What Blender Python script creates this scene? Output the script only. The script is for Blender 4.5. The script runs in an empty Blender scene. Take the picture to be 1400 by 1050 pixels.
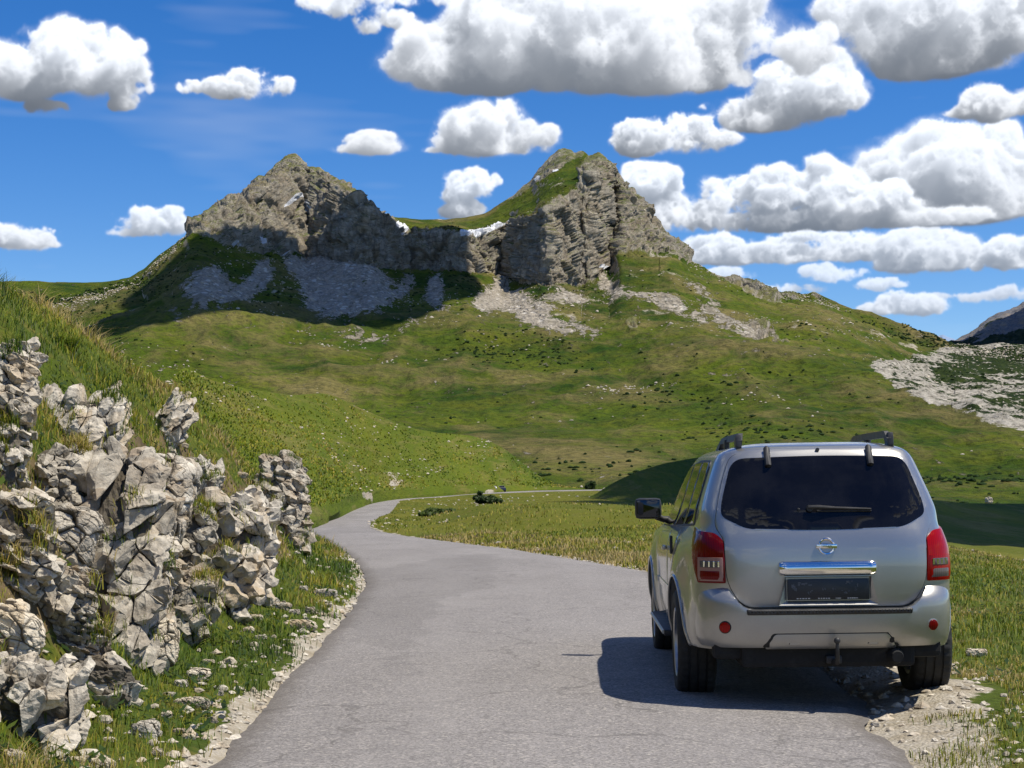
import bpy, bmesh, math, random
import numpy as np
from mathutils import Vector, Matrix

# ------------------------------------------------------------------ scene, camera, sun, sky
S = bpy.context.scene
COL = S.collection
random.seed(7)
RNG = np.random.default_rng(7)
R = math.radians

CAM_H = 1.48
PITCH = R(3.33)
FPX = 2250.0                      # focal length in photo pixels (1400 wide)
HZ = 656.0                        # height of the horizon in the photo
cam_d = bpy.data.cameras.new('camera')
cam_d.sensor_width = 36.0
cam_d.lens = 36.0 * FPX / 1400.0
cam_d.clip_start = 0.1
cam_d.clip_end = 40000.0
cam = bpy.data.objects.new('camera', cam_d)
cam.location = (0, 0, CAM_H)
cam.rotation_euler = (math.pi / 2 + PITCH, 0, 0)
COL.objects.link(cam)
S.camera = cam

S.view_settings.view_transform = 'Standard'
S.view_settings.look = 'None'
S.view_settings.exposure = 0.15
S.view_settings.gamma = 1.0
S.cycles.max_bounces = 6
S.cycles.diffuse_bounces = 2
S.cycles.glossy_bounces = 3
S.cycles.transparent_max_bounces = 8
S.cycles.use_denoising = True

SUN_EL = R(64.0)
SUN_AZ = R(90.0 + 12.0)           # clockwise from straight ahead: from the right, a little from behind
SUN = np.array([math.sin(SUN_AZ) * math.cos(SUN_EL), math.cos(SUN_AZ) * math.cos(SUN_EL), math.sin(SUN_EL)])
sun_d = bpy.data.lights.new('sun', 'SUN')
sun_d.energy = 5.0
sun_d.angle = R(0.5)
sun_d.color = (1.0, 0.93, 0.80)
sun = bpy.data.objects.new('sun', sun_d)
sun.rotation_euler = Vector(SUN).to_track_quat('Z', 'Y').to_euler()
sun.location = (30, -10, 60)
COL.objects.link(sun)

# ------------------------------------------------------------------ small numeric helpers
def ray(px, py):
    """Photo pixel -> (X, Z) per metre of forward distance Y."""
    cx = (np.asarray(px, float) - 700.0) / FPX
    cy = (525.0 - np.asarray(py, float)) / FPX
    c, s = math.cos(PITCH), math.sin(PITCH)
    fy = c - cy * s
    fz = s + cy * c
    return cx / fy, fz / fy

def at(px, py, d):
    rx, rz = ray(px, py)
    return np.stack(np.broadcast_arrays(rx * d, np.asarray(d, float) + 0 * rx, CAM_H + rz * d), -1)

def interp(x, pts):
    p = np.array(pts, float)
    return np.interp(x, p[:, 0], p[:, 1])

def smooth(a, n, axis=0, it=2):
    for _ in range(it):
        k = np.ones(2 * n + 1) / (2 * n + 1)
        pad = [(0, 0)] * a.ndim
        pad[axis] = (n, n)
        b = np.pad(a, pad, mode='edge')
        a = np.apply_along_axis(lambda v: np.convolve(v, k, 'valid'), axis, b)
    return a

def sstep(a, b, x):
    t = np.clip((np.asarray(x, float) - a) / (b - a), 0, 1)
    return t * t * (3 - 2 * t)

def _hash(ix, iy, iz, s):
    h = (ix.astype(np.uint32) * np.uint32(374761393)) ^ (iy.astype(np.uint32) * np.uint32(668265263)) \
        ^ (iz.astype(np.uint32) * np.uint32(2147483647 - 58)) ^ np.uint32((s * 974711 + 12345) & 0xffffffff)
    h = (h ^ (h >> np.uint32(13))) * np.uint32(1274126177)
    h = (h ^ (h >> np.uint32(15))) * np.uint32(2246822519)
    return h ^ (h >> np.uint32(16))

def vnoise(p, s=0):
    """Smooth 3D value noise in -1..1."""
    p = np.asarray(p, np.float64)
    f0 = np.floor(p)
    i = f0.astype(np.int64)
    f = (p - f0).astype(np.float32)
    u = f * f * f * (f * (f * 6 - 15) + 10)
    out = 0
    for dx in (0, 1):
        wx = u[..., 0] if dx else 1 - u[..., 0]
        for dy in (0, 1):
            wy = wx * (u[..., 1] if dy else 1 - u[..., 1])
            for dz in (0, 1):
                w = wy * (u[..., 2] if dz else 1 - u[..., 2])
                h = _hash(i[..., 0] + dx, i[..., 1] + dy, i[..., 2] + dz, s)
                out = out + w * (h.astype(np.float32) * np.float32(2.0 / 4294967295.0) - 1)
    return out

def fbm(p, octv=4, s=0, gain=0.5, ridged=False):
    a, tot, out = 1.0, 0.0, 0
    p = np.asarray(p, float)
    for k in range(octv):
        n = vnoise(p, s + 17 * k)
        if ridged:
            n = 1 - 2 * np.abs(n)
        out = out + a * n
        tot += a
        a *= gain
        p = p * 2.03 + 5.31
    return out / tot

def voronoi(p, s=0, jit=0.9):
    """F1, F2, random value of the nearest cell and offset to its centre."""
    p = np.asarray(p, float)
    i = np.floor(p).astype(np.int64)
    n = p.shape[0]
    f1 = np.full(n, 9.0); f2 = np.full(n, 9.0); cid = np.zeros(n); off = np.zeros((n, 3))
    for dx in (-1, 0, 1):
        for dy in (-1, 0, 1):
            for dz in (-1, 0, 1):
                c = i + (dx, dy, dz)
                h = [_hash(c[:, 0], c[:, 1], c[:, 2], s + q).astype(float) / 4294967295.0 for q in (1, 2, 3)]
                q = c + 0.5 + jit * (np.stack(h, -1) - 0.5)
                dv = p - q
                d = np.sqrt((dv ** 2).sum(-1))
                m = d < f1
                f2 = np.where(m, f1, np.minimum(f2, d))
                cid = np.where(m, (h[0] * 7.13 + h[1] * 3.71 + h[2]) % 1.0, cid)
                off[m] = dv[m]
                f1 = np.where(m, d, f1)
    return f1, f2, cid, off

# ------------------------------------------------------------------ mesh / object helpers
def tag(o, label=None, cat=None, group=None, kind=None):
    if label: o['label'] = label
    if cat: o['category'] = cat
    if group: o['group'] = group
    if kind: o['kind'] = kind
    return o

def empty(name, loc=(0, 0, 0), rot=(0, 0, 0)):
    o = bpy.data.objects.new(name, None)
    o.empty_display_size = 0.2
    o.location = loc
    o.rotation_euler = rot
    COL.objects.link(o)
    return o

def link(name, me, mat=None, parent=None):
    if mat is not None:
        me.materials.clear()
        me.materials.append(mat)
    o = bpy.data.objects.new(name, me)
    COL.objects.link(o)
    if parent is not None:
        o.parent = parent
    return o

def raw_mesh(name, V, F, smooth_shade=True, attrs=None):
    """V (n,3); F an (m,k) index array or a list of such arrays."""
    Fs = F if isinstance(F, list) else [F]
    V = np.asarray(V, np.float32)
    me = bpy.data.meshes.new(name)
    me.vertices.add(len(V))
    me.vertices.foreach_set('co', V.ravel())
    idx = np.concatenate([f.ravel() for f in Fs]).astype(np.int32)
    tot = np.concatenate([np.full(len(f), f.shape[1]) for f in Fs]).astype(np.int32)
    st = np.concatenate([[0], np.cumsum(tot)[:-1]]).astype(np.int32)
    me.loops.add(len(idx))
    me.polygons.add(len(tot))
    me.loops.foreach_set('vertex_index', idx)
    me.polygons.foreach_set('loop_start', st)
    me.polygons.foreach_set('loop_total', tot)
    me.polygons.foreach_set('use_smooth', np.full(len(tot), smooth_shade))
    for k, a in (attrs or {}).items():
        at_ = me.attributes.new(k, 'FLOAT', 'POINT')
        at_.data.foreach_set('value', np.asarray(a, np.float32).ravel())
    me.update(calc_edges=True)
    return me

def grid_faces(nr, nc, flip=False):
    a = np.arange(nr * nc).reshape(nr, nc)
    q = np.stack([a[:-1, :-1], a[:-1, 1:], a[1:, 1:], a[1:, :-1]], -1).reshape(-1, 4)
    return q[:, ::-1] if flip else q

def grid_normals(P):
    du = np.gradient(P, axis=1)
    dv = np.gradient(P, axis=0)
    n = np.cross(du, dv)
    return n / np.maximum(np.linalg.norm(n, axis=-1, keepdims=True), 1e-9)

def from_bm(name, bm, mat=None, parent=None, smooth_deg=None):
    me = bpy.data.meshes.new(name)
    bm.normal_update()
    bm.to_mesh(me)
    bm.free()
    if smooth_deg:
        for p in me.polygons: p.use_smooth = True
        try:
            me.set_sharp_from_angle(angle=R(smooth_deg))
        except Exception:
            pass
    return link(name, me, mat, parent)

# ------------------------------------------------------------------ node helpers
class NB:
    def __init__(s, nt):
        s.nt = nt
    def n(s, typ, _o=0, **kw):
        nd = s.nt.nodes.new(typ)
        ins = {k: v for k, v in kw.items() if k.startswith('i_')}
        for k, v in kw.items():
            if not k.startswith('i_'): setattr(nd, k, v)
        for k, v in ins.items():
            key = k[2:]
            sock = nd.inputs[int(key)] if key.isdigit() else nd.inputs[key.replace('_', ' ')]
            s.set(sock, v)
        return nd.outputs[_o]
    def set(s, sock, v):
        if isinstance(v, bpy.types.NodeSocket): s.nt.links.new(v, sock)
        elif isinstance(v, tuple) and len(v) == 3 and sock.type == 'RGBA': sock.default_value = (*v, 1)
        else: sock.default_value = v
    def math(s, op, a, b=0.0, clamp=False):
        return s.n('ShaderNodeMath', operation=op, use_clamp=clamp, i_0=a, i_1=b)
    def mix(s, f, a, b, blend='MIX'):
        nd = s.nt.nodes.new('ShaderNodeMix')
        nd.data_type = 'RGBA'; nd.blend_type = blend
        s.set(nd.inputs[0], f); s.set(nd.inputs[6], a); s.set(nd.inputs[7], b)
        return nd.outputs[2]
    def ramp(s, x, lo, hi, a=0.0, b=1.0):
        return s.n('ShaderNodeMapRange', i_0=x, i_1=lo, i_2=hi, i_3=a, i_4=b)
    def noise(s, vec, scale, detail=4, rough=0.55, dist=0.0):
        return s.n('ShaderNodeTexNoise', i_Vector=vec, i_Scale=scale, i_Detail=detail, i_Roughness=rough, i_Distortion=dist)
    def vor(s, vec, scale, out=0, feature='F1', rnd=1.0):
        return s.n('ShaderNodeTexVoronoi', _o=out, feature=feature, i_Vector=vec, i_Scale=scale, i_Randomness=rnd)
    def attr(s, name, out=2):
        return s.n('ShaderNodeAttribute', _o=out, attribute_name=name)
    def pos(s):
        return s.n('ShaderNodeNewGeometry', _o=0)
    def mapping(s, vec, scale=(1, 1, 1), rot=(0, 0, 0), loc=(0, 0, 0)):
        return s.n('ShaderNodeMapping', i_0=vec, i_1=loc, i_2=rot, i_3=scale)
    def bump(s, h, strength=0.5, dist=0.1, normal=None):
        kw = dict(i_Height=h, i_Strength=strength, i_Distance=dist)
        if normal is not None: kw['i_Normal'] = normal
        return s.n('ShaderNodeBump', **kw)

def material(name):
    m = bpy.data.materials.new(name)
    m.use_nodes = True
    b = m.node_tree.nodes['Principled BSDF']
    return m, NB(m.node_tree), b

def simple(name, col, rough=0.5, metal=0.0, coat=0.0, spec=0.5):
    m, nb, b = material(name)
    b.inputs['Base Color'].default_value = (*col, 1)
    b.inputs['Roughness'].default_value = rough
    b.inputs['Metallic'].default_value = metal
    b.inputs['Coat Weight'].default_value = coat
    b.inputs['Coat Roughness'].default_value = 0.04
    b.inputs['Specular IOR Level'].default_value = spec
    return m
# ------------------------------------------------------------------ the sky: physical sky with sunlit cumulus, marched through a volume
CLOUDS = [   # depth order far -> near; blobs are (x, y, rx, ry) in photo pixels, then height of the flat base, strength, extra haze
 dict(b=[(1080,396,34,8),(1000,376,30,9),(1205,389,24,8),(1128,374,42,10),(1330,412,60,10),(1385,405,42,12)], base=415, k=.55, hz=.45),
 dict(b=[(1240,420,38,17),(1205,426,28,10),(1262,428,22,8)], base=434, k=.8, hz=.3),
 dict(b=[(990,345,62,20),(1060,350,60,16),(1120,342,85,20),(1185,345,45,13)], base=364, k=.9, hz=.2),
 dict(b=[(1265,352,58,32),(1240,362,42,22),(1300,362,38,20)], base=380, k=.9, hz=.2),
 dict(b=[(1390,352,42,22),(1360,366,30,12)], base=378, k=.8, hz=.2),
 dict(b=[(205,306,42,17),(238,296,16,11),(175,318,26,9)], base=332, k=.55, hz=.2),
 dict(b=[(25,332,52,20),(62,324,18,12)], base=350, k=.8, hz=.15),
 dict(b=[(642,254,34,18),(665,250,18,12),(634,288,26,14),(618,268,18,10)], base=302, k=.75, hz=.1),
 dict(b=[(1290,240,95,58),(1340,232,62,50),(1230,252,58,42),(1385,275,50,42),(1300,290,150,26)], base=316, k=1.2, hz=.08),
 dict(b=[(1130,262,50,34),(1060,268,58,32),(1000,272,46,30),(1190,276,50,26),(890,252,36,24),(925,288,48,24),(1080,300,200,24),(960,300,90,22)], base=324, k=1.15, hz=.08),
 dict(b=[(1372,152,62,27),(1330,158,34,18)], base=178, k=1.0, hz=.03),
 dict(b=[(920,188,66,25),(885,196,42,24),(985,188,28,12)], base=217, k=.95, hz=.03),
 dict(b=[(660,184,66,44),(722,186,36,20),(622,196,40,22),(512,200,56,17),(690,196,60,22),(640,203,55,12)], base=214, k=1.05, hz=.03),
 dict(b=[(1095,128,70,36),(1050,152,66,32),(1132,116,40,36),(992,152,36,16)], base=188, k=1.0, hz=.0),
 dict(b=[(345,117,42,20),(372,122,28,15),(305,121,26,14),(258,120,16,9)], base=146, k=.8, hz=.0),
 dict(b=[(100,82,76,42),(150,78,48,34),(30,96,62,36),(182,118,24,30),(172,142,18,20),(66,152,28,14)], base=165, k=.95, hz=.0),
 dict(b=[(470,2,52,20),(505,26,20,18),(548,28,22,12),(590,0,40,12)], base=52, k=.5, hz=.0),
 dict(b=[(1240,28,100,62),(1325,36,76,62),(1190,20,62,44),(1245,92,46,30),(1290,72,76,44),(1375,20,40,50)], base=126, k=1.1, hz=.0),
 dict(b=[(600,82,84,46),(690,52,82,64),(800,42,120,84),(900,66,102,66),(1000,58,84,62),(1082,70,60,46),(556,98,50,20),(700,108,120,26),(850,104,150,32),(990,104,90,26)], base=134, k=1.2, hz=.0),
]
SKY_K = 32.0                      # samples per degree
SKY_AZ, SKY_E0, SKY_E1 = 23.0, -2.0, 26.0

def _lattice(shape, wl, rng):
    """Smooth noise volume of the given shape with feature size wl (per axis)."""
    a = rng.random([int(math.ceil(n / w)) + 3 for n, w in zip(shape, wl)]).astype(np.float32) * 2 - 1
    for ax, (n, w) in enumerate(zip(shape, wl)):
        t = (np.arange(n) + 0.37 * w) / w
        i = np.floor(t).astype(int)
        f = (t - i).astype(np.float32)
        f = f * f * (3 - 2 * f)
        sh = [1, 1, 1]; sh[ax] = n
        f = f.reshape(sh)
        lo, hi = np.take(a, i, ax), np.take(a, i + 1, ax)
        a = lo + (hi - lo) * f
    return a

_TILE = np.random.default_rng(3).random(64 ** 3).astype(np.float32) * 2 - 1
_ROT = np.array([[0.80, 0.36, -0.48], [-0.60, 0.48, -0.64], [0.0, 0.80, 0.60]], np.float32)

def _tile_noise(X, Y, Z, wl, off):
    """Smooth noise on broadcastable sample coordinates, turned off the axes so no grid shows."""
    q = [(_ROT[k, 0] * X + _ROT[k, 1] * Y + _ROT[k, 2] * Z) / wl + off + 11.3 * k for k in range(3)]
    i = [np.floor(v) for v in q]
    f = [v - w for v, w in zip(q, i)]
    u = [v * v * (3 - 2 * v) for v in f]
    i = [v.astype(np.int32) for v in i]
    out = 0
    for dx in (0, 1):
        for dy in (0, 1):
            ab = (((i[0] + dx) & 63) << 12) + (((i[1] + dy) & 63) << 6)
            w2 = (u[0] if dx else 1 - u[0]) * (u[1] if dy else 1 - u[1])
            lo = _TILE[ab + (i[2] & 63)]; hi = _TILE[ab + ((i[2] + 1) & 63)]
            out = out + w2 * (lo + (hi - lo) * u[2])
    return out

def make_clouds():
    W, H = int(2 * SKY_AZ * SKY_K), int((SKY_E1 - SKY_E0) * SKY_K)
    col = np.zeros((H, W, 3), np.float32)
    alpha = np.zeros((H, W), np.float32)
    sc = SKY_K * 180 / math.pi / FPX
    lx, ly = math.cos(SUN_EL) * 0.95, math.sin(SUN_EL)
    for ci, c in enumerate(CLOUDS):
        rng = np.random.default_rng(100 + ci)
        bl = []
        for (x, y, rx, ry) in c['b']:
            X, Z = ray(x, y)
            az = math.degrees(math.atan2(X, 1)); el = math.degrees(math.atan2(Z, math.hypot(X, 1)))
            bl.append(((az + SKY_AZ) * SKY_K, (el - SKY_E0) * SKY_K, rx * sc, ry * sc))
        xb, zb = ray(700, c['base'])
        base = (math.degrees(math.atan2(zb, 1)) - SKY_E0) * SKY_K
        x0 = max(0, int(min(b[0] - 1.5 * b[2] for b in bl) - 6)); x1 = min(W, int(max(b[0] + 1.5 * b[2] for b in bl) + 6))
        y0 = max(0, int(base - 14)); y1 = min(H, int(max(b[1] + 1.5 * b[3] for b in bl) + 6))
        w, h = x1 - x0, y1 - y0
        if w < 4 or h < 4: continue
        big = max(b[3] for b in bl)
        kids = []
        for (bx, by, rx, ry) in bl:                          # break every mass into smaller heads
            for _ in range(7):
                t = rng.uniform(-.35, math.pi + .35); q = rng.uniform(.30, .58)
                kids.append((bx + rx * .80 * math.cos(t), by + ry * .78 * math.sin(t), max(rx * q * .8, ry * q), ry * q))
        bl = [(bx, by, rx * .90, ry * .88) for bx, by, rx, ry in bl] + kids
        D = 44
        dz = 2.6 * big * 1.25 / D                          # slice spacing in samples
        xs = np.arange(x0, x1, dtype=np.float32); ys = np.arange(y0, y1, dtype=np.float32)
        zs = (np.arange(D, dtype=np.float32) - D / 2) * dz
        f = np.full((D, h, w), -3.0, np.float32)
        for (bx, by, rx, ry) in bl:
            rz = min(rx, ry * 1.5)
            e = 1 - np.sqrt(((xs - bx) / rx) ** 2)[None, None] ** 2 - (((ys - by) / ry) ** 2)[None, :, None] - (((zs - 0.15 * ry * rng.uniform(-2, 2)) / rz) ** 2)[:, None, None]
            mx = np.maximum(f, e)
            f = mx + np.float32(0.12) * np.log1p(np.exp(-np.abs(f - e) / 0.12)).astype(np.float32)
        shp = (D, h, w)
        w0 = max(10.0, min(46.0, big * 1.0))
        X, Y, Z = xs[None, None, :], ys[None, :, None], zs[:, None, None]
        det = 1.25 * _tile_noise(X, Y, Z, big * 1.25 + 4, 3.1 * ci)
        amp, wl = 1.0, big * 0.62 + 2.5
        while wl > 1.5:
            n = _tile_noise(X, Y, Z, wl, 7.7 * ci + wl)
            det = det + amp * (1.05 * (0.33 - np.abs(n)) + 0.35 * n)
            amp *= 0.64; wl *= 0.5
        up = np.clip((ys - base) / (big * 0.9), 0, 1)[None, :, None]
        rag = 1 + 0.9 * (1 - min(1.0, big / 34.0))
        f = f + det * (0.66 + 0.20 * up) * rag - 0.05 - 0.10 * (rag - 1)
        f = f - 0.9 * np.clip((base + 0.12 * big - ys) / (0.20 * big + 2), 0, 4)[None, :, None]   # flat base
        dens = np.clip(f * (0.75 + 1.35 * min(1.0, big / 40.0)), 0, 1) * c['k']
        dens = dens + 0.06 * np.clip((f + 0.75) / 0.75, 0, 1) ** 2.2 * np.clip(0.8 + 0.6 * det, 0, 1.2)
        # light: shear-scan from the top towards the ground along the sun direction
        tau = np.zeros((D, w), np.float32)
        L = np.empty_like(dens)
        sh = lx / ly
        acc = 0.0
        xi = np.arange(w)
        for r in range(h - 1, -1, -1):
            x_s = xi + sh
            i0 = np.minimum(x_s.astype(int), w - 1); i1 = np.minimum(i0 + 1, w - 1); fr = (x_s - np.floor(x_s)).astype(np.float32)
            tau = (tau[:, i0] * (1 - fr) + tau[:, i1] * fr)
            L[:, r] = tau + 0.5 * dens[:, r]
            tau = tau + dens[:, r] / ly
        s = 16.0 / max(big, 9.0)                            # optical depth per sample: small clouds are thinner
        s = min(max(s, 0.22), 0.9) * 0.48
        T = 0.50 * np.exp(-0.9 * s * L) + 0.50 * np.exp(-0.12 * s * L)
        hgt = np.clip((ys - base) / (2.0 * big), 0, 1)[None, :, None]
        sunc = np.array([0.90, 0.875, 0.84]); ambc = np.array([0.57, 0.68, 0.86])
        ext = np.exp(-dens * s * dz * 1.9)
        tr = np.ones((h, w), np.float32)
        cc = np.zeros((h, w, 3), np.float32)
        amb = (0.55 + 0.45 * hgt) * (0.55 + 0.45 * np.exp(-0.25 * s * L))
        for k in range(D):
            a = tr * (1 - ext[k])
            for q in range(3):
                cc[..., q] += a * (sunc[q] * 0.98 * T[k] + ambc[q] * 0.80 * amb[k])
            tr = tr * ext[k]
        al = 1 - tr
        hz = c['hz']
        cc = cc * (1 - hz) + al[..., None] * hz * np.array([0.50, 0.66, 0.92], np.float32)
        sl = (slice(y0, y1), slice(x0, x1))
        col[sl] = col[sl] * (1 - al[..., None]) + cc
        alpha[sl] = alpha[sl] * (1 - al) + al
    # a few thin streaks of high cloud
    rng = np.random.default_rng(5)
    n = _lattice((H, W, 2), (60, 260, 5), rng)[..., 0] + 0.5 * _lattice((H, W, 2), (22, 110, 5), rng)[..., 0] + 0.3 * _lattice((H, W, 2), (7, 40, 5), rng)[..., 0]
    ci_ = np.clip(n - 0.30, 0, 1) * 0.13
    col = col + (1 - alpha[..., None]) * ci_[..., None] * np.array([0.9, 0.95, 1.0], np.float32)
    alpha = alpha + (1 - alpha) * ci_
    im = np.concatenate([col, alpha[..., None]], -1)
    return im

def build_sky():
    w = bpy.data.worlds.new('World')
    S.world = w
    w.use_nodes = True
    nt = w.node_tree
    nb = NB(nt)
    bg = nt.nodes['Background']
    tex = nt.nodes.new('ShaderNodeTexSky')
    tex.sky_type = 'NISHITA'
    tex.sun_disc = False
    tex.sun_elevation = SUN_EL
    tex.sun_rotation = SUN_AZ
    tex.altitude = 1900
    tex.air_density = 1.0
    tex.dust_density = 0.4
    tex.ozone_density = 3.5
    hs = nb.n('ShaderNodeHueSaturation', i_Hue=0.510, i_Saturation=1.36, i_Value=1.0, i_Color=tex.outputs[0])
    px = make_clouds()
    H, W = px.shape[:2]
    img = bpy.data.images.new('cumulus', W, H, alpha=True, float_buffer=True)
    img.colorspace_settings.name = 'Linear Rec.709'
    img.alpha_mode = 'CHANNEL_PACKED'
    img.pixels.foreach_set(px.astype(np.float32).ravel())
    img.update()
    d = nb.n('ShaderNodeTexCoord', _o=0)
    sep = nt.nodes.new('ShaderNodeSeparateXYZ')
    nt.links.new(d, sep.inputs[0])
    az = nb.math('ARCTAN2', sep.outputs[0], sep.outputs[1])
    el = nb.math('ARCSINE', sep.outputs[2])
    u = nb.math('ADD', nb.math('MULTIPLY', az, 180 / math.pi / (2 * SKY_AZ)), 0.5)
    v = nb.math('MULTIPLY', nb.math('SUBTRACT', nb.math('MULTIPLY', el, 180 / math.pi), SKY_E0), 1 / (SKY_E1 - SKY_E0))
    cv = nb.n('ShaderNodeCombineXYZ', i_0=u, i_1=v, i_2=0.0)
    it = nt.nodes.new('ShaderNodeTexImage')
    it.image = img
    it.extension = 'MIRROR'
    it.interpolation = 'Cubic'
    nt.links.new(cv, it.inputs[0])
    sky = nb.mix(1.0, hs, (SKY_GAIN, SKY_GAIN, SKY_GAIN), 'MULTIPLY')
    inv = nb.math('SUBTRACT', 1.0, it.outputs[1])
    comb = nt.nodes.new('ShaderNodeCombineColor')
    for k in range(3): nt.links.new(inv, comb.inputs[k])
    a = nb.mix(1.0, sky, comb.outputs[0], 'MULTIPLY')
    cl = nb.mix(1.0, it.outputs[0], (CLOUD_GAIN, CLOUD_GAIN, CLOUD_GAIN), 'MULTIPLY')
    nt.links.new(nb.mix(1.0, a, cl, 'ADD'), bg.inputs[0])
    bg.inputs[1].default_value = SKY_STRENGTH

SKY_STRENGTH = 0.10
SKY_GAIN = 1.22
CLOUD_GAIN = 0.84 / SKY_STRENGTH
build_sky()
# ------------------------------------------------------------------ materials
M = {}
def mat_turf():
    m, nb, b = material('turf'); p = nb.pos()
    n1 = nb.noise(p, 0.35, 6, .6); n2 = nb.noise(p, 2.2, 5, .65); n3 = nb.noise(p, 14.0, 4, .7); nbig = nb.noise(p, 0.05, 4, .6)
    g = nb.mix(nb.ramp(n1, .35, .68), (.035, .070, .008), (.120, .135, .012))
    g = nb.mix(nb.ramp(nbig, .40, .62), g, (.075, .105, .010))
    g = nb.mix(nb.math('MULTIPLY', nb.attr('bright_turf'), .9), g, nb.mix(nb.ramp(nbig, .40, .62), (.105, .125, .008), (.165, .160, .014)))  # turf colour brighter and yellower right of the road, further out
    g = nb.mix(nb.ramp(n2, .52, .74), g, (.18, .145, .034))
    g = nb.mix(nb.ramp(n3, .35, .7), nb.mix(1.0, g, (.55, .55, .5), 'MULTIPLY'), g)
    soil = nb.mix(nb.ramp(n2, .3, .7), (.055, .042, .020), (.17, .125, .065))
    g = nb.mix(nb.ramp(nb.math('ADD', nb.attr('soil'), nb.math('MULTIPLY', nb.math('SUBTRACT', n2, .5), 1.2)), .45, .6), g, soil)
    # gravel: pale limestone chips on dust
    vc = nb.vor(p, 42.0, 1); vd = nb.vor(p, 42.0, 0); ve = nb.vor(p, 110.0, 1); vb = nb.vor(p, 15.0, 0); vbc = nb.vor(p, 15.0, 1)
    st = nb.mix(nb.ramp(vd, .30, .75), (.48, .43, .35), (.26, .225, .17))
    st = nb.mix(nb.math('MULTIPLY', nb.n('ShaderNodeSeparateColor', i_0=vc), .8), st, (.30, .27, .22))
    st = nb.mix(nb.math('MULTIPLY', nb.n('ShaderNodeSeparateColor', i_0=ve), .5), st, (.44, .41, .35))
    big = nb.math('MULTIPLY', nb.math('LESS_THAN', vb, .28), nb.math('GREATER_THAN', nb.n('ShaderNodeSeparateColor', i_0=vbc), .62))
    st = nb.mix(big, st, (.58, .55, .48))
    dust = nb.mix(nb.ramp(n2, .3, .7), (.25, .21, .15), (.40, .36, .28))
    st = nb.mix(nb.ramp(nb.math('ADD', nb.math('MULTIPLY', n3, .5), nb.math('MULTIPLY', n2, .5)), .44, .56), dust, st)
    f = nb.ramp(nb.math('ADD', nb.attr('gravel'), nb.math('MULTIPLY', nb.math('SUBTRACT', nb.noise(p, 3.5, 5, .7), .5), 1.1)), .46, .56)
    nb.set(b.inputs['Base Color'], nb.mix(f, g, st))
    b.inputs['Roughness'].default_value = 0.95
    b.inputs['Specular IOR Level'].default_value = 0.15
    h = nb.mix(f, n3, nb.math('ADD', nb.math('MULTIPLY', nb.math('SUBTRACT', 1.0, vd), .8), nb.math('MULTIPLY', big, .9)))
    nb.set(b.inputs['Normal'], nb.bump(h, .7, .022))
    return m

def mat_asphalt():
    m, nb, b = material('asphalt'); p = nb.pos()
    pf = nb.mapping(p, (1, .35, 1))
    n1 = nb.noise(pf, .5, 6, .65); n2 = nb.noise(p, 5.0, 5, .7); n3 = nb.noise(p, 80.0, 3, .7)
    c = nb.mix(nb.ramp(n1, .3, .7), (.175, .163, .155), (.245, .230, .220))
    c = nb.mix(nb.ramp(n2, .38, .7), c, nb.mix(.5, c, (.27, .25, .235)))
    vc = nb.n('ShaderNodeSeparateColor', i_0=nb.vor(p, 95.0, 1))
    chip = nb.ramp(vc, .0, 1.0, .60, 1.42)
    cc = nb.n('ShaderNodeCombineColor', i_0=chip, i_1=chip, i_2=chip)
    c = nb.mix(1.0, c, cc, 'MULTIPLY')
    sp = nb.math('GREATER_THAN', nb.n('ShaderNodeSeparateColor', i_0=nb.vor(p, 60.0, 1)), .93)
    c = nb.mix(nb.math('MULTIPLY', sp, .7), c, (.40, .37, .33))
    # worn dusty rim, oil-dark patches in the wheel lines, fine cracks
    rim = nb.attr('rim')
    c = nb.mix(nb.math('MULTIPLY', nb.ramp(nb.math('ADD', rim, nb.math('MULTIPLY', nb.math('SUBTRACT', n2, .5), .30)), .22, .02), .6), c, (.10, .085, .068))
    pw = nb.n('ShaderNodeVectorMath', operation='ADD', i_0=p, i_1=nb.n('ShaderNodeVectorMath', operation='SCALE', i_0=nb.n('ShaderNodeTexNoise', _o=1, i_Vector=p, i_Scale=1.6, i_Detail=4.0), i_Scale=.9))
    cr = nb.vor(pw, .42, 0, 'DISTANCE_TO_EDGE')
    c = nb.mix(nb.math('MULTIPLY', nb.math('LESS_THAN', cr, .0055), .36), c, (.06, .055, .05))
    lat = nb.attr('lat')
    trk = nb.math('ADD', nb.ramp(nb.math('ABSOLUTE', nb.math('SUBTRACT', lat, .27)), .11, .0), nb.ramp(nb.math('ABSOLUTE', nb.math('SUBTRACT', lat, .72)), .11, .0))
    trk = nb.math('MULTIPLY', trk, nb.ramp(n1, .3, .6))
    c = nb.mix(nb.math('MULTIPLY', trk, .30), c, (.285, .268, .255))
    patch = nb.vor(nb.mapping(pw, (.9, .16, 1)), .5, 1)
    c = nb.mix(nb.math('MULTIPLY', nb.math('GREATER_THAN', nb.n('ShaderNodeSeparateColor', i_0=patch), .80), .22), c, (.12, .112, .105))
    nb.set(b.inputs['Base Color'], c)
    b.inputs['Roughness'].default_value = .85
    b.inputs['Specular IOR Level'].default_value = .25
    nb.set(b.inputs['Normal'], nb.bump(nb.math('ADD', nb.math('MULTIPLY', vc, .8), n3), .45, .012))
    return m

def rock_color(nb, p, k=1.0, dark=(.16, .14, .115), lite=(.42, .375, .305)):
    n1 = nb.noise(p, .05 * k, 6, .65); n2 = nb.noise(nb.mapping(p, (1, 1, .35)), .22 * k, 6, .7)
    c = nb.mix(nb.ramp(n2, .3, .68), dark, lite)
    c = nb.mix(nb.ramp(n1, .45, .65), c, nb.mix(.5, c, (.36, .27, .17)))
    return c, n2

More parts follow.
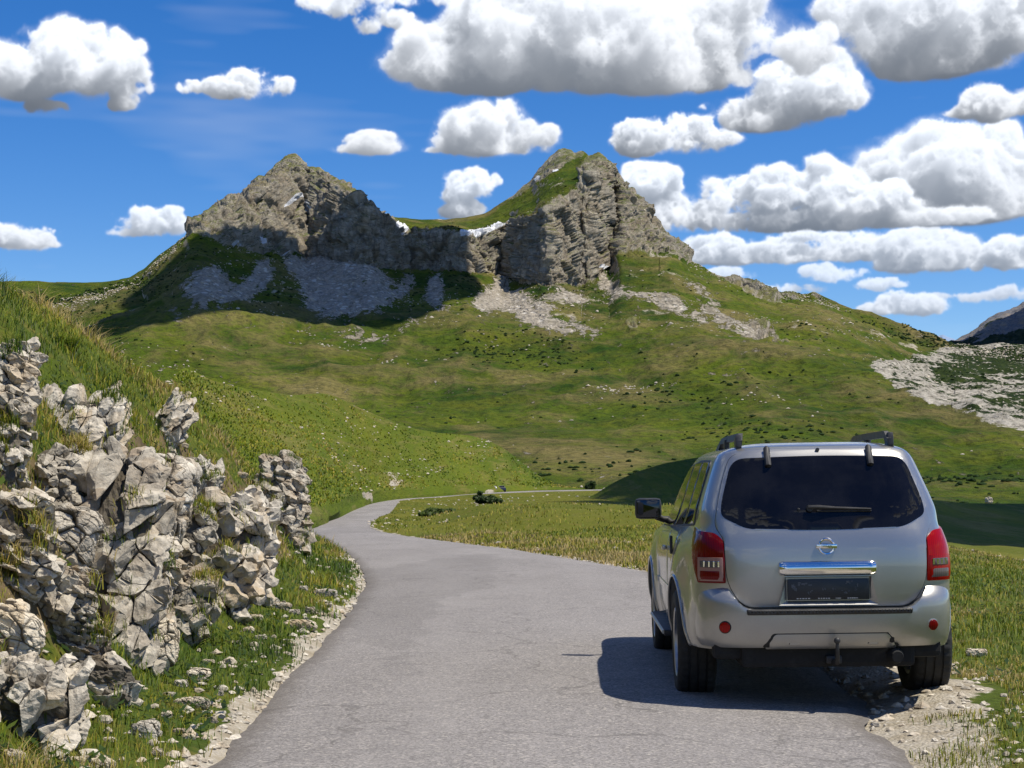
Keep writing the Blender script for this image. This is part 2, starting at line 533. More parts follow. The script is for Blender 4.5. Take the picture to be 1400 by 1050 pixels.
def mat_mountain():
    m, nb, b = material('alpine_slope'); p = nb.pos()
    sub = lambda x, k: nb.math('MULTIPLY', nb.math('SUBTRACT', x, .5), k)
    add = lambda *a: a[0] if len(a) == 1 else nb.math('ADD', a[0], add(*a[1:]))
    n1 = nb.noise(p, .009, 7, .62, .5); n2 = nb.noise(p, .045, 7, .70, .4); n3 = nb.noise(p, .30, 6, .72); n4 = nb.noise(nb.mapping(p, (1, .6, 1.8), (0, .35, 0)), .018, 8, .72, 1.2)
    g = nb.mix(nb.ramp(n1, .40, .60), (.022, .058, .005), (.088, .128, .008))
    g = nb.mix(nb.ramp(n2, .42, .64), g, nb.mix(.55, g, (.150, .150, .016)))
    g = nb.mix(nb.ramp(add(nb.math('MULTIPLY', n4, .75), nb.math('MULTIPLY', nb.attr('dry'), .25), sub(n3, .25)), .53, .68), g, nb.mix(.75, g, (.24, .185, .075)))
    g = nb.mix(nb.ramp(n3, .44, .64), g, nb.mix(.68, g, (.010, .020, .005)))
    rc, rn = rock_color(nb, p, 1.0, (.27, .245, .205), (.66, .595, .48))
    stn = nb.noise(nb.mapping(p, (1, .6, .10)), .24, 6, .74, .5); bed = nb.noise(nb.mapping(p, (.25, .25, 3.2), (0, .22, 0)), .17, 5, .7, .5)
    rc = nb.mix(nb.ramp(stn, .54, .70), rc, nb.mix(.55, rc, (.10, .097, .09)))
    rc = nb.mix(nb.ramp(bed, .54, .62), rc, nb.mix(.5, rc, (.13, .115, .09)))
    rc = nb.mix(nb.ramp(n2, .55, .70), rc, nb.mix(.5, rc, (.66, .60, .49)))
    # patches where the limestone shows through the turf
    f_st = nb.ramp(add(sub(nb.noise(p, .16, 7, .78, .5), 1.6), nb.math('MULTIPLY', nb.attr('stones'), .5), sub(n4, .8)), .30, .42)
    g = nb.mix(nb.math('MULTIPLY', f_st, .85), g, nb.mix(.4, rc, (.46, .41, .33)))
    rock_f = nb.ramp(add(nb.attr('rock'), sub(n2, 1.3)), .42, .54)
    nz = nb.n('ShaderNodeSeparateXYZ', _o=2, i_0=nb.n('ShaderNodeNewGeometry', _o=1))
    led = nb.math('MULTIPLY', nb.ramp(add(nz, sub(n3, .4)), .56, .72), nb.ramp(n2, .36, .54))
    rock_f = nb.math('MULTIPLY', rock_f, nb.math('SUBTRACT', 1.0, nb.math('MULTIPLY', led, .85)))
    steep = nb.ramp(add(nz, sub(n3, .35)), .56, .42)
    rock_f = nb.math('MAXIMUM', rock_f, nb.math('MULTIPLY', steep, nb.attr('far')))
    c = nb.mix(rock_f, g, rc)
    # scree: boulders and rubble running down between tongues of turf
    nd = nb.noise(nb.mapping(p, (1.6, .5, .5)), .06, 7, .72, .6)
    sc_f = nb.ramp(add(nb.attr('scree'), sub(nd, 3.0), sub(n3, 1.3)), .46, .56)
    vd = nb.vor(p, .22, 0); vv = nb.n('ShaderNodeSeparateColor', i_0=nb.vor(p, .22, 1))
    sc = nb.mix(nb.ramp(n3, .35, .65), (.22, .195, .16), (.47, .42, .34))
    sc = nb.mix(nb.math('MULTIPLY', nb.math('GREATER_THAN', vv, .72), nb.math('LESS_THAN', vd, .42)), sc, (.56, .52, .45))
    sc = nb.mix(nb.ramp(nd, .52, .62), sc, nb.mix(.6, sc, (.16, .14, .09)))
    c = nb.mix(sc_f, c, sc)
    # bare limestone pavement with dwarf pine
    kr = nb.noise(nb.mapping(p, (1, 1, 3.0)), .05, 7, .74, .4)
    kf = nb.ramp(add(sub(kr, 3.2), sub(n3, 1.2), nb.math('MULTIPLY', nb.attr('pine'), -.55), .14), -.03, .05)
    kc = nb.mix(nb.ramp(n3, .35, .62), (.17, .155, .125), (.50, .465, .395))
    kg = nb.mix(nb.ramp(n3, .4, .65), (.010, .022, .007), (.042, .062, .010))
    c = nb.mix(nb.ramp(add(nb.attr('karst'), sub(kr, 1.8), sub(n3, .6)), .44, .54), c, nb.mix(kf, kg, kc))
    sn_f = nb.ramp(add(nb.attr('snow'), sub(n3, .6)), .42, .52)
    c = nb.mix(sn_f, c, (.86, .88, .92))
    nb.set(b.inputs['Base Color'], c)
    b.inputs['Roughness'].default_value = .95
    b.inputs['Specular IOR Level'].default_value = .1
    h = nb.mix(rock_f, add(nb.math('MULTIPLY', n3, 1.0), nb.math('MULTIPLY', n2, 2.2)), add(nb.math('MULTIPLY', nb.noise(nb.mapping(p, (1, 1, .45)), .42, 7, .78), 2.4), nb.math('MULTIPLY', n3, .8)))
    h = add(h, nb.math('MULTIPLY', nb.math('MULTIPLY', sc_f, vd), 1.4))
    nb.set(b.inputs['Normal'], nb.bump(h, .9, 2.4))
    return m

def mat_meadow():
    m, nb, b = material('meadow'); p = nb.mapping(nb.pos(), (1, .14, 1))
    n1 = nb.noise(p, .03, 6, .6, .3); n2 = nb.noise(p, .18, 6, .68); n3 = nb.noise(p, 1.2, 4, .7); n4 = nb.noise(nb.mapping(p, (1, .5, 2.2), (0, .5, 0)), .16, 6, .7, 1.0)
    g = nb.mix(nb.ramp(n1, .36, .62), (.042, .078, .006), (.120, .140, .010))
    g = nb.mix(nb.ramp(n2, .50, .72), g, nb.mix(.6, g, (.14, .12, .022)))
    g = nb.mix(nb.ramp(n4, .52, .68), g, nb.mix(.62, g, (.20, .155, .06)))
    g = nb.mix(nb.ramp(n3, .5, .75), g, nb.mix(.55, g, (.026, .044, .008)))
    rc, rn = rock_color(nb, p, 8, (.22, .19, .15), (.50, .46, .38))
    f2 = nb.ramp(nb.math('ADD', nb.attr('rock'), nb.math('MULTIPLY', nb.math('SUBTRACT', n4, .5), 2.0)), .62, .72)
    c = nb.mix(f2, g, rc)
    nb.set(b.inputs['Base Color'], c)
    b.inputs['Roughness'].default_value = .95
    b.inputs['Specular IOR Level'].default_value = .1
    nb.set(b.inputs['Normal'], nb.bump(nb.math('ADD', n3, nb.math('MULTIPLY', n2, 2.0)), .8, .5))
    return m

def mat_karst(dk=(.26, .23, .195), lt=(.54, .50, .43), g0=(.014, .026, .009), g1=(.040, .058, .012)):
    m, nb, b = material('karst'); p = nb.pos()
    n2 = nb.noise(nb.mapping(p, (1, 1, 3.0)), .05, 6, .7); n3 = nb.noise(p, .25, 5, .7)
    rc, rn = rock_color(nb, nb.mapping(p, (1, 1, 4)), 1.2, dk, lt)
    g = nb.mix(nb.ramp(n3, .4, .65), g0, g1)
    f = nb.ramp(nb.math('ADD', nb.attr('rock'), nb.math('ADD', nb.math('MULTIPLY', nb.math('SUBTRACT', n2, .5), 1.5), nb.math('MULTIPLY', nb.math('SUBTRACT', n3, .5), .9))), .46, .54)
    nb.set(b.inputs['Base Color'], nb.mix(f, g, rc))
    b.inputs['Roughness'].default_value = .95
    b.inputs['Specular IOR Level'].default_value = .1
    nb.set(b.inputs['Normal'], nb.bump(nb.math('ADD', n3, nb.math('MULTIPLY', n2, 2.0)), .8, 2.0))
    return m

def mat_snowpeak():
    m, nb, b = material('distant_snow'); p = nb.pos()
    n = nb.noise(p, .003, 6, .7)
    nb.set(b.inputs['Base Color'], nb.mix(nb.ramp(n, .45, .56), (.20, .28, .42), (.80, .84, .90)))  # blue between the snow: distance haze put into the rock colour
    b.inputs['Roughness'].default_value = .9
    return m

M['turf'] = mat_turf(); M['asphalt'] = mat_asphalt(); M['mountain'] = mat_mountain(); M['meadow'] = mat_meadow()
M['karst'] = mat_karst(); M['massif'] = mat_karst((.06, .065, .08), (.19, .197, .215), (.010, .020, .012), (.022, .036, .016)); M['snowpeak'] = mat_snowpeak()  # massif: cloud shade and haze blue put into the rock colour
# ------------------------------------------------------------------ road and near ground
ZR = [(-400, 0), (0, 0), (25, 0), (40, -.3), (60, -.62), (90, -1.05), (125, -1.5), (180, -1.75), (250, -1.9), (320, -1.9), (350, -1.6), (405, -1.2), (470, -.9), (560, -.9), (900, -3)]
_zd = np.arange(-400, 900, 1.0)
_zz = smooth(interp(_zd, ZR), 6)
def zr(d): return np.interp(d, _zd, _zz)

def road_d(py):
    d = np.full(np.shape(py), 30.0)
    for _ in range(200):
        d = 0.5 * d + 0.5 * (CAM_H - zr(d)) * FPX / (np.asarray(py, float) - HZ)
    return d

LE = [(285, 1050), (345, 990), (390, 930), (450, 870), (490, 820), (503, 795), (499, 780), (480, 757), (440, 733), (418, 724), (408, 718), (418, 713), (453, 708), (470, 697), (489, 686), (541, 680), (634, 674.3), (740, 670.6), (800, 669.6), (860, 668.6)]
RE = [(1250, 1050), (1195, 1000), (1165, 950), (1100, 900), (1012, 850), (965, 820), (885, 780), (800, 766), (700, 750), (600, 738), (560, 733), (520, 726), (503, 720), (503, 713), (515, 706.5), (531, 701), (537, 694), (545, 684.5), (575, 681.2), (640, 676.2), (740, 672.2), (800, 671.0), (860, 669.8)]
def edge(tab, back):
    p = np.array(tab, float)
    d = road_d(p[:, 1])
    x = (p[:, 0] - 700) / FPX * d
    o = np.argsort(d)
    d, x = d[o], x[o]
    return np.concatenate([[-400, 0], d]), np.concatenate([[back - 6, back], x])
LD, LX = edge(LE, -1.50)
RD, RX = edge(RE, 2.05)
def Lx(d): return np.interp(d, LD, LX)
def Rx(d): return np.interp(d, RD, RX)

XC = [(-400, 4), (0, 3.6), (15, 4.2), (30, 6), (60, 9), (120, 10), (240, 14), (400, 18), (500, 22), (900, 30)]
ZF = [(-400, -5), (0, -4), (100, -6), (300, -7.0), (500, -9), (900, -14)]
HC = [(-400, 3.9), (0, 3.9), (15, 3.9), (21, 3.75), (25, 3.5), (30, 3.25), (36, 3.25), (42, 3.0), (50, 2.6), (60, 2.1), (75, 1.4), (90, .7), (115, 0), (900, 0)]
LP_S = [0, .35, .8, 1.15, 1.5, 2.0, 2.8, 3.8, 4.8, 6.0, 9, 16, 40]
LP_Z = [0, .05, .13, .45, 1.05, 1.75, 2.45, 3.05, 3.38, 3.40, 2.8, 1.2, 0.2]

def ground_z(X, Y, detail=True):
    X = np.asarray(X, float); Y = np.asarray(Y, float)
    z0 = zr(Y)
    s = Lx(Y) - X
    q = X - Rx(Y)
    hc = np.interp(Y, *np.array(HC).T)
    p2 = np.stack([X, Y, 0 * X], -1)
    n1 = fbm(p2 / 2.6, 3, 3)
    n2 = fbm(p2 / 0.55, 3, 9) if detail else 0
    sj = np.maximum(s + (0.28 * n1 * sstep(0.7, 1.4, s)), 0)
    lp = np.interp(sj, LP_S, LP_Z)
    zl = lp * (hc / 3.4) + 0.16 * n1 * sstep(1.2, 3, s) * (hc > .5) + 0.05 * n2 * sstep(.3, 1, s)
    # far left of the road the land stays low beyond the bank
    zl = zl + sstep(30, 300, s) * 8 * sstep(-50, 0, Y) * 0
    xc = np.interp(Y, *np.array(XC).T)
    zf = np.interp(Y, *np.array(ZF).T)
    e = np.maximum(X - xc, 0)
    z0r = z0 + .05 * sstep(.2, .6, q) * sstep(7, 9, Y) * (1 - sstep(16, 20, Y)) + .045 * np.exp(-((X - 2.97) / .40) ** 2 - ((Y - 11.3) / .7) ** 2)
    fall = e * e / (e + 4.0) * 0.135
    berm = 0.10 * sstep(.3, 1.2, q) * (1 - sstep(1.6, 4, q)) * sstep(16, 30, Y)
    big = fbm(p2 / 14.0, 3, 21)
    calm = 1 - .92 * sstep(80, 150, Y) * (1 - sstep(0, 10, e))
    zrr = np.maximum(z0r - fall, np.minimum(zf, z0)) + berm * calm + (0.10 * n1 + 0.30 * big * sstep(3, 9, q) + 0.03 * n2) * sstep(0.2, 2.0, q) * calm \
        - 0.22 * sstep(1.0, 6.0, q) * sstep(20, 45, Y) + 1.3 * fbm(p2 / 55.0, 3, 33) * sstep(8, 40, e)
    z = np.where(s > 0, z0 + zl, np.where(q > 0, zrr, z0))
    hump = 1.0 * np.exp(-((Y - 95) / 48) ** 2) * sstep(1.0, 7.0, q) * (1 - sstep(0, 14, e)) * (1 + .8 * fbm(p2 / 9.0, 2, 39))
    z = z + np.where(q > 0, hump, 0)
    inside = np.minimum(-s, -q)                       # > 0 on the road
    return z - 0.05 * sstep(-0.25, 0.10, inside)

def hit(px, py, d0=6.0, d1=120.0, n=1500):
    """First point where the ray through a photo pixel meets the near ground."""
    d = np.geomspace(d0, d1, n)
    rx, rz = ray(px, py)
    z = CAM_H + rz * d
    g = ground_z(rx * d, d, False)
    k = np.argmax(z < g) if (z < g).any() else n - 1
    return np.array([rx * d[k], d[k], g[k]])

def build_ground():
    # one sheet all round the camera: fine ahead, coarse elsewhere, out past the mountains
    a_f = np.linspace(-21.5, 21.5, 620)
    a_s = np.concatenate([np.linspace(-180, -21.5, 70)[:-1], a_f, np.linspace(21.5, 180, 70)[1:]])
    r = np.concatenate([[0.3, 1.2, 2.4, 3.6], np.geomspace(4.5, 60, 420), np.geomspace(61, 620, 260), np.geomspace(650, 14000, 30)])
    A, D = np.meshgrid(np.radians(a_s), r)
    X, Y = D * np.sin(A), D * np.cos(A)
    Z = ground_z(X.ravel(), Y.ravel()).reshape(X.shape)
    far = sstep(500, 700, D)
    Z = Z * (1 - far) + far * (-14.0 - 40 * sstep(700, 3000, D))
    P = np.stack([X, Y, Z], -1)
    s = Lx(Y) - X; q = X - Rx(Y)
    n1 = fbm(np.stack([X, Y, 0 * X], -1).reshape(-1, 3) / 1.1, 4, 51).reshape(X.shape)
    # gravel: a ragged verge strip on both sides, wide beside the parked car
    wr = np.interp(Y, [-50, 0, 8, 12, 17, 22, 30, 900], [.4, .4, .52, .80, .58, .20, .10, .08])
    gr = np.maximum(sstep(.22, -.12, q - wr - 0.35 * n1) * (q > -1), sstep(.10, -.08, s - .13 - 0.20 * n1) * (s > -1) * (D < 120))
    soil = sstep(.95, 1.3, s + .3 * n1) * (1 - sstep(1.7, 2.2, s + .6 * n1)) * (Y < 50) * (Y > 2) * .8
    me = raw_mesh('ground', P.reshape(-1, 3), grid_faces(*X.shape), True, dict(gravel=gr, soil=soil, bright_turf=sstep(24, 60, Y) * (q > 0)))
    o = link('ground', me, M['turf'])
    tag(o, kind='structure')
    return o

def build_road():
    d = np.concatenate([np.linspace(-120, 3, 60), np.geomspace(3.5, 520, 620)])
    t = np.linspace(0, 1, 29)
    jl = 0.05 * fbm(np.stack([d * 2.2, 0 * d, 0 * d], -1), 4, 71) * sstep(0, 5, d)
    jr = (0.10 * fbm(np.stack([d * 1.6, 0 * d + 9, 0 * d], -1), 4, 73)) * sstep(0, 5, d)
    wf = .35 * sstep(70, 110, d)
    xl, xr = Lx(d) + jl - .02 - wf, Rx(d) + jr + .02 + wf
    X = xl[:, None] * (1 - t) + xr[:, None] * t
    Y = np.repeat(d[:, None], len(t), 1)
    Z = zr(Y) + 0.05 * (1 - (2 * t - 1) ** 2)[None] - 0.022 * ((t < .001) | (t > .999))[None]
    P = np.stack([X, Y, Z], -1)
    P = P + np.array([0, 0, 1]) * 0.006 * fbm(P.reshape(-1, 3) / 1.3, 3, 75).reshape(X.shape)[..., None]
    wear = np.repeat(np.minimum(t, 1 - t)[None], len(d), 0) * (xr - xl)[:, None]
    o = link('road', raw_mesh('road', P.reshape(-1, 3), grid_faces(*X.shape, flip=False), True, dict(rim=wear, lat=np.repeat(t[None], len(d), 0))), M['asphalt'])
    tag(o, kind='structure')
    return o

# ------------------------------------------------------------------ mountains: control rows (photo height, real distance), filled in and roughened in 3D
def layers(xs, rows, counts, power=None):
    """rows: list of (y table, distance table) from near/low to far/high. Returns P (rows, cols, 3), the row parameter and photo coords."""
    ys, ds = [], []
    for ytab, dtab in rows:
        ys.append(interp(xs, ytab)); ds.append(interp(xs, dtab))
    Yp, Dp, T = [], [], []
    for k in range(len(rows) - 1):
        n = counts[k]
        t = np.linspace(0, 1, n, endpoint=(k == len(rows) - 2))
        for v in t:
            Yp.append(ys[k] * (1 - v) + ys[k + 1] * v)
            Dp.append(ds[k] * (1 - v) + ds[k + 1] * v)
            T.append(k + v)
    Yp, Dp = np.array(Yp), np.array(Dp)
    P = at(np.repeat(xs[None], len(Yp), 0), Yp, Dp)
    return P, np.array(T), Yp

def poly_mask(polys, xs, Yp, soft=2.0):
    """Coverage of photo-space polygons sampled at mesh vertices."""
    X0, Y0, W, H = -160, 150, 1760, 620
    img = np.zeros((H, W), np.float32)
    gy, gx = np.mgrid[0:H, 0:W]
    gx = gx + X0 + .5; gy = gy + Y0 + .5
    for p in polys:
        p = np.array(p, float)
        ins = np.zeros((H, W), bool)
        j = len(p) - 1
        for i in range(len(p)):
            (xi, yi), (xj, yj) = p[i], p[j]
            if abs(yi - yj) > 1e-9:
                c = ((yi > gy) != (yj > gy)) & (gx < (xj - xi) * (gy - yi) / (yj - yi) + xi)
                ins ^= c
            j = i
        img = np.maximum(img, ins)
    n = max(1, int(soft))
    for ax in (0, 1):
        k = np.ones(2 * n + 1) / (2 * n + 1)
        for _ in range(2):
            img = np.apply_along_axis(lambda v: np.convolve(v, k, 'same'), ax, img)
    ix = np.clip((np.repeat(xs[None], len(Yp), 0) - X0), 0, W - 1).astype(int)
    iy = np.clip(Yp - Y0, 0, H - 1).astype(int)
    return img[iy, ix]

SKYLINE = [(-200, 404), (0, 389), (40, 387), (75, 390), (120, 389), (153, 384), (174, 380), (197, 367), (223, 348), (241, 336), (264, 323), (266, 314), (268, 305), (276, 299), (284, 303), (291, 290), (295, 281), (308, 274.5), (315, 267), (323, 269), (335, 269), (341, 259), (349, 246), (355, 241), (368, 244), (371, 233), (380, 224), (392, 215.4), (400, 211.6), (408, 215.4), (415, 223), (420, 228), (425, 228), (436, 229.5), (451, 239), (468, 251), (485, 263), (499, 275), (508, 284), (516, 294), (532, 297), (561, 300), (582, 301), (608, 302), (630, 300), (649, 297), (666, 293), (678, 286), (690, 278), (702, 269), (714, 256), (728, 244), (735, 230), (748, 216), (764, 204), (778, 205), (786, 209), (797, 207), (805, 213.5), (817, 209), (830, 216), (841, 229), (850, 245), (861, 262), (880, 281), (897, 298), (908, 314), (916, 327), (930, 339), (944, 356), (961, 366), (980, 377), (995, 383), (1017, 382), (1032, 387), (1060, 401), (1075, 401), (1093, 406), (1112, 400), (1124, 406), (1155, 423), (1207, 441), (1268, 461), (1300, 473), (1330, 475), (1360, 473), (1400, 474), (1500, 468), (1600, 470)]
BENCH = [(-200, 478), (100, 478), (150, 466), (180, 457), (230, 440), (280, 430), (330, 438), (430, 451), (500, 454), (560, 456), (610, 450), (700, 458), (830, 468), (900, 474), (1000, 482), (1100, 497), (1200, 525), (1300, 566), (1400, 592), (1600, 610)]
CBASE = [(-200, 440), (100, 430), (200, 395), (240, 362), (262, 330), (270, 328), (300, 338), (340, 347), (400, 352), (420, 359), (480, 363), (530, 369), (580, 373), (640, 379), (690, 386), (745, 390), (795, 392), (815, 380), (835, 367), (850, 352), (880, 346), (920, 348), (940, 362), (980, 382), (1020, 395), (1060, 410), (1110, 416), (1160, 436), (1260, 480), (1300, 492), (1400, 505), (1600, 510)]
CTOP = [(-200, 420), (100, 405), (200, 378), (240, 347), (258, 327), (266, 316), (276, 306), (292, 296), (310, 283), (335, 280), (350, 262), (370, 256), (395, 240), (420, 240), (450, 250), (480, 268), (505, 290), (516, 302), (540, 312), (580, 319), (625, 321), (645, 324), (670, 312), (703, 301), (734, 299), (748, 287), (772, 270), (789, 260), (806, 240), (830, 236), (850, 258), (870, 280), (900, 312), (916, 334), (944, 359), (980, 379), (1020, 388), (1060, 404), (1110, 405), (1160, 428), (1260, 463), (1300, 479), (1400, 485), (1600, 485)]
RB = [(-200, 1050), (200, 1120), (280, 1130), (360, 1190), (420, 1250), (500, 1190), (560, 1250), (636, 1222), (690, 1262), (697, 1260), (744, 1160), (752, 1158), (795, 1205), (806, 1205), (835, 1262), (850, 1236), (900, 1275), (960, 1260), (1100, 1230), (1300, 1150), (1600, 1050)]
ROCK = [
 [(262, 326), (266, 306), (276, 296), (285, 302), (296, 278), (316, 262), (335, 268), (349, 242), (368, 242), (382, 220), (400, 206), (420, 224), (436, 226), (470, 250), (518, 294), (545, 312), (590, 319), (640, 324), (668, 313), (703, 301), (734, 299), (748, 287), (772, 270), (789, 259), (800, 244), (792, 232), (806, 208), (817, 204), (833, 212), (852, 244), (880, 279), (910, 312), (935, 342), (948, 360), (935, 360), (905, 348), (870, 350), (846, 354), (838, 368), (815, 382), (797, 393), (745, 391), (690, 387), (640, 380), (580, 374), (530, 370), (480, 364), (420, 360), (400, 353), (345, 349), (305, 340)],
 [(690, 279), (714, 254), (733, 228), (750, 210), (766, 198), (792, 204), (800, 212), (778, 222), (752, 240), (728, 256), (706, 272)],
 [(985, 383), (1018, 380), (1040, 396), (1068, 410), (1070, 418), (1040, 412), (1010, 400)],
 [(1064, 402), (1080, 402), (1098, 412), (1085, 415)], [(1104, 402), (1112, 396), (1124, 405), (1118, 410)],
 [(1020, 448), (1040, 446), (1062, 462), (1082, 474), (1060, 477), (1035, 466)],
 [(855, 445), (868, 438), (874, 456), (862, 462)],
]
SCREE = [
 [(375, 356), (480, 358), (506, 366), (528, 384), (546, 402), (540, 422), (500, 440), (440, 438), (408, 424), (408, 388)],
 [(250, 412), (275, 372), (300, 364), (306, 386), (315, 404), (350, 366), (366, 360), (371, 382), (350, 412), (310, 422), (270, 422)],
 [(640, 430), (655, 406), (680, 380), (690, 385), (696, 400), (690, 426), (660, 436)],
 [(690, 430), (694, 402), (716, 398), (728, 414), (752, 424), (762, 442), (800, 455), (834, 468), (780, 464), (720, 452)],
 [(815, 364), (824, 374), (848, 396), (900, 410), (960, 434), (1000, 445), (1040, 452), (1075, 470), (1060, 476), (990, 456), (920, 432), (870, 416), (820, 402)],
 [(925, 386), (935, 384), (990, 428), (975, 428)],
 [(744, 394), (800, 410), (815, 424), (792, 430), (752, 414)],
 [(580, 386), (600, 379), (610, 396), (600, 420), (628, 442), (600, 436), (584, 410)],
 [(548, 394), (562, 380), (574, 384), (560, 396), (552, 412), (542, 416)],
 [(232, 440), (280, 429), (330, 436), (330, 440), (280, 434), (236, 446)],
 [(450, 456), (500, 462), (560, 450), (606, 450), (560, 456), (510, 468), (470, 464)],
 [(965, 372), (1000, 386), (1010, 394), (985, 388)],
]
SNOW = [
 [(384, 286), (392, 275), (402, 269), (416, 270), (432, 280), (433, 290), (424, 300), (424, 292), (410, 294), (414, 284), (400, 276), (392, 284)],
 [(628, 321), (650, 318), (668, 312), (698, 300), (700, 303), (672, 316), (655, 324), (632, 325)],
 [(311, 337), (330, 336), (331, 340), (316, 342)], [(354, 322), (364, 325), (366, 332), (358, 330)],
 [(814, 364), (819, 362), (826, 374), (822, 376)], [(731, 246), (738, 240), (741, 244), (735, 250)], [(756, 234), (764, 231), (764, 234), (757, 237)],
 [(385, 346), (396, 345), (392, 349)], [(546, 318), (566, 316), (566, 319), (550, 321)], [(536, 308), (560, 313), (558, 315), (534, 311)],
]
SHRUBD = [[(775, 440), (850, 436), (900, 448), (880, 466), (800, 462)], [(410, 440), (560, 436), (640, 440), (700, 450), (620, 452), (440, 456)]]

KARST = [[(1184, 505), (1230, 494), (1290, 486), (1330, 473), (1440, 468), (1440, 600), (1345, 586), (1300, 573), (1262, 560), (1230, 545), (1200, 522)]]
PINE = [[(1258, 524), (1330, 484), (1440, 476), (1440, 530), (1400, 522), (1340, 530), (1290, 526)], [(1330, 545), (1400, 552), (1440, 560), (1440, 575), (1380, 566)]]

def build_mountain():
    global MOUNT_P, MOUNT_T
    xs = np.arange(-150, 1560, 1.35)
    rb = interp(xs, RB)
    T = lambda a: list(zip(xs, a))
    b_d = smooth(interp(xs, [(-200, 820), (150, 880), (280, 950), (600, 980), (830, 940), (1000, 850), (1200, 760), (1400, 640), (1600, 560)]), 30)
    rows = [
        ([(-200, 800), (700, 800), (1000, 770), (1400, 760), (1600, 760)], T(0 * xs + 300)),
        ([(-200, 700), (600, 700), (850, 700), (1300, 716), (1600, 722)], T(0 * xs + 360)),
        ([(-200, 620), (300, 600), (500, 590), (700, 585), (900, 590), (1100, 600), (1250, 640), (1400, 655), (1600, 660)], T(0.55 * b_d + 0.45 * 360)),
        (BENCH, T(b_d)),
        (CBASE, T(rb)),
        (CTOP, T(rb + smooth(interp(xs, [(-200, 60), (250, 40), (400, 70), (520, 30), (640, 25), (740, 36), (800, 60), (840, 90), (900, 60), (1000, 40), (1600, 40)]), 8))),
        (SKYLINE, T(smooth(interp(xs, [(-200, 1200), (250, 1230), (400, 1330), (520, 1345), (640, 1400), (760, 1440), (830, 1400), (900, 1380), (1000, 1330), (1300, 1230), (1600, 1150)]), 6))),
        ([(x, y + 260) for x, y in SKYLINE], T(0 * xs + 1900)),
    ]
    P, t, Yp = layers(xs, rows, [16, 60, 110, 80, 120, 80, 30])
    nr, nc = Yp.shape
    rock = poly_mask(ROCK, xs, Yp, 2)
    rsoft = poly_mask(ROCK, xs, Yp, 5)
    karst = poly_mask(KARST, xs, Yp, 4); pine = poly_mask(PINE, xs, Yp, 8)
    scree = poly_mask(SCREE, xs, Yp, 7)
    snow = poly_mask(SNOW, xs, Yp, 1)
    tt = t[:, None] + 0 * Yp
    front = 1 - sstep(6.0, 6.6, tt)
    N = grid_normals(smooth(P, 6, 0, 1))
    flip = np.sign((N * np.array([0, -1, .3])).sum(-1, keepdims=True)); N = N * flip
    p = P.reshape(-1, 3)
    # hummocks and gullies on the grass
    gul = fbm(p / np.array([70, 190, 190]), 4, 5, ridged=True).reshape(nr, nc)
    hum = fbm(p / 46.0, 4, 6).reshape(nr, nc)
    sm = fbm(p / 11.0, 3, 8).reshape(nr, nc)
    near = sstep(0.2, 1.2, tt)
    edge_keep = 1 - 0.75 * sstep(5.2, 6.0, tt) * front
    hm2 = fbm(p / np.array([20, 26, 26]), 3, 11, ridged=True).reshape(nr, nc)
    g = (6.5 * gul + 5.0 * hum + 1.1 * sm + 1.9 * hm2) * near * (0.4 + 0.6 * sstep(1, 3, tt)) * front
    g = g * (1 - 0.6 * sstep(5.0, 6.0, tt))
    # rock: upright ribs, ledges, broken blocks
    dip = p @ np.array([[1, 0.0, 0.35], [0, 1, 0], [-0.28, 0, 1]])
    wq = p + 9 * np.stack([fbm(p / 30.0, 3, 71 + q) for q in range(3)], -1)
    ribs = fbm(wq / np.array([30, 60, 150]), 3, 31, ridged=True).reshape(nr, nc)
    ribs2 = fbm(wq / np.array([8, 16, 40]), 4, 37, gain=.6, ridged=True).reshape(nr, nc)
    led = fbm((wq @ np.array([[1, 0, .45], [0, 1, 0], [-.4, 0, 1]])) / np.array([40, 40, 9.0]), 3, 41, ridged=True).reshape(nr, nc)
    idx = np.where(rsoft.ravel() > .01)[0]
    blk = np.zeros(nr * nc)
    for (sz, am, s_) in ((np.array([17, 17, 60.]), 5.0, 47), (np.array([6, 6, 20.]), 2.4, 43), (np.array([2.8, 2.8, 5.]), 1.1, 49)):
        f1, f2, cid, off = voronoi(wq[idx] / sz, s_)
        an = cid * 18.85; t3 = np.stack([np.cos(an), np.sin(an), ((cid * 17.3) % 1) * 2 - 1], -1)
        blk[idx] += am * (((cid * 9.7) % 1 - .5) * 1.2 + .9 * (off * t3).sum(-1) - .45 * np.exp(-((f2 - f1) / .08) ** 2))
    blk = blk.reshape(nr, nc)
    r_ = (6.0 * ribs + 4.2 * ribs2 + 1.0 * led + blk) * edge_keep
    sc = fbm(p / 4.0, 3, 53).reshape(nr, nc) * 1.3
    spots = sstep(.30, .52, fbm(p / np.array([30, 30, 30]), 5, 61).reshape(nr, nc)) * sstep(2.4, 3.4, tt) * 0.7
    kn = fbm(p / np.array([60, 60, 9.0]), 4, 67, ridged=True).reshape(nr, nc)
    rk = np.clip(rock, 0, 1)
    ra = sstep(.0, .9, rsoft)
    disp = g * (1 - ra) + r_ * ra + sc * scree + 5.0 * kn * karst
    dirn = N * np.array([1, 1, .8])
    P2 = P + dirn * disp[..., None] * front[..., None]
    dry = np.clip(hum * .5 + .5 + .5 * gul, 0, 1)
    me = raw_mesh('mountain', P2.reshape(-1, 3), grid_faces(nr, nc, flip=False), True,
                  dict(rock=rk, karst=karst, pine=pine, scree=np.clip(scree, 0, 1), snow=snow, stones=spots, dry=dry, far=sstep(1.0, 3.0, tt), bench=poly_mask(SHRUBD, xs, Yp, 6)))
    MOUNT_P, MOUNT_T = P2, dict(tt=tt, rock=rock, scree=scree, karst=karst, px=np.repeat(xs[None], nr, 0), py=Yp)
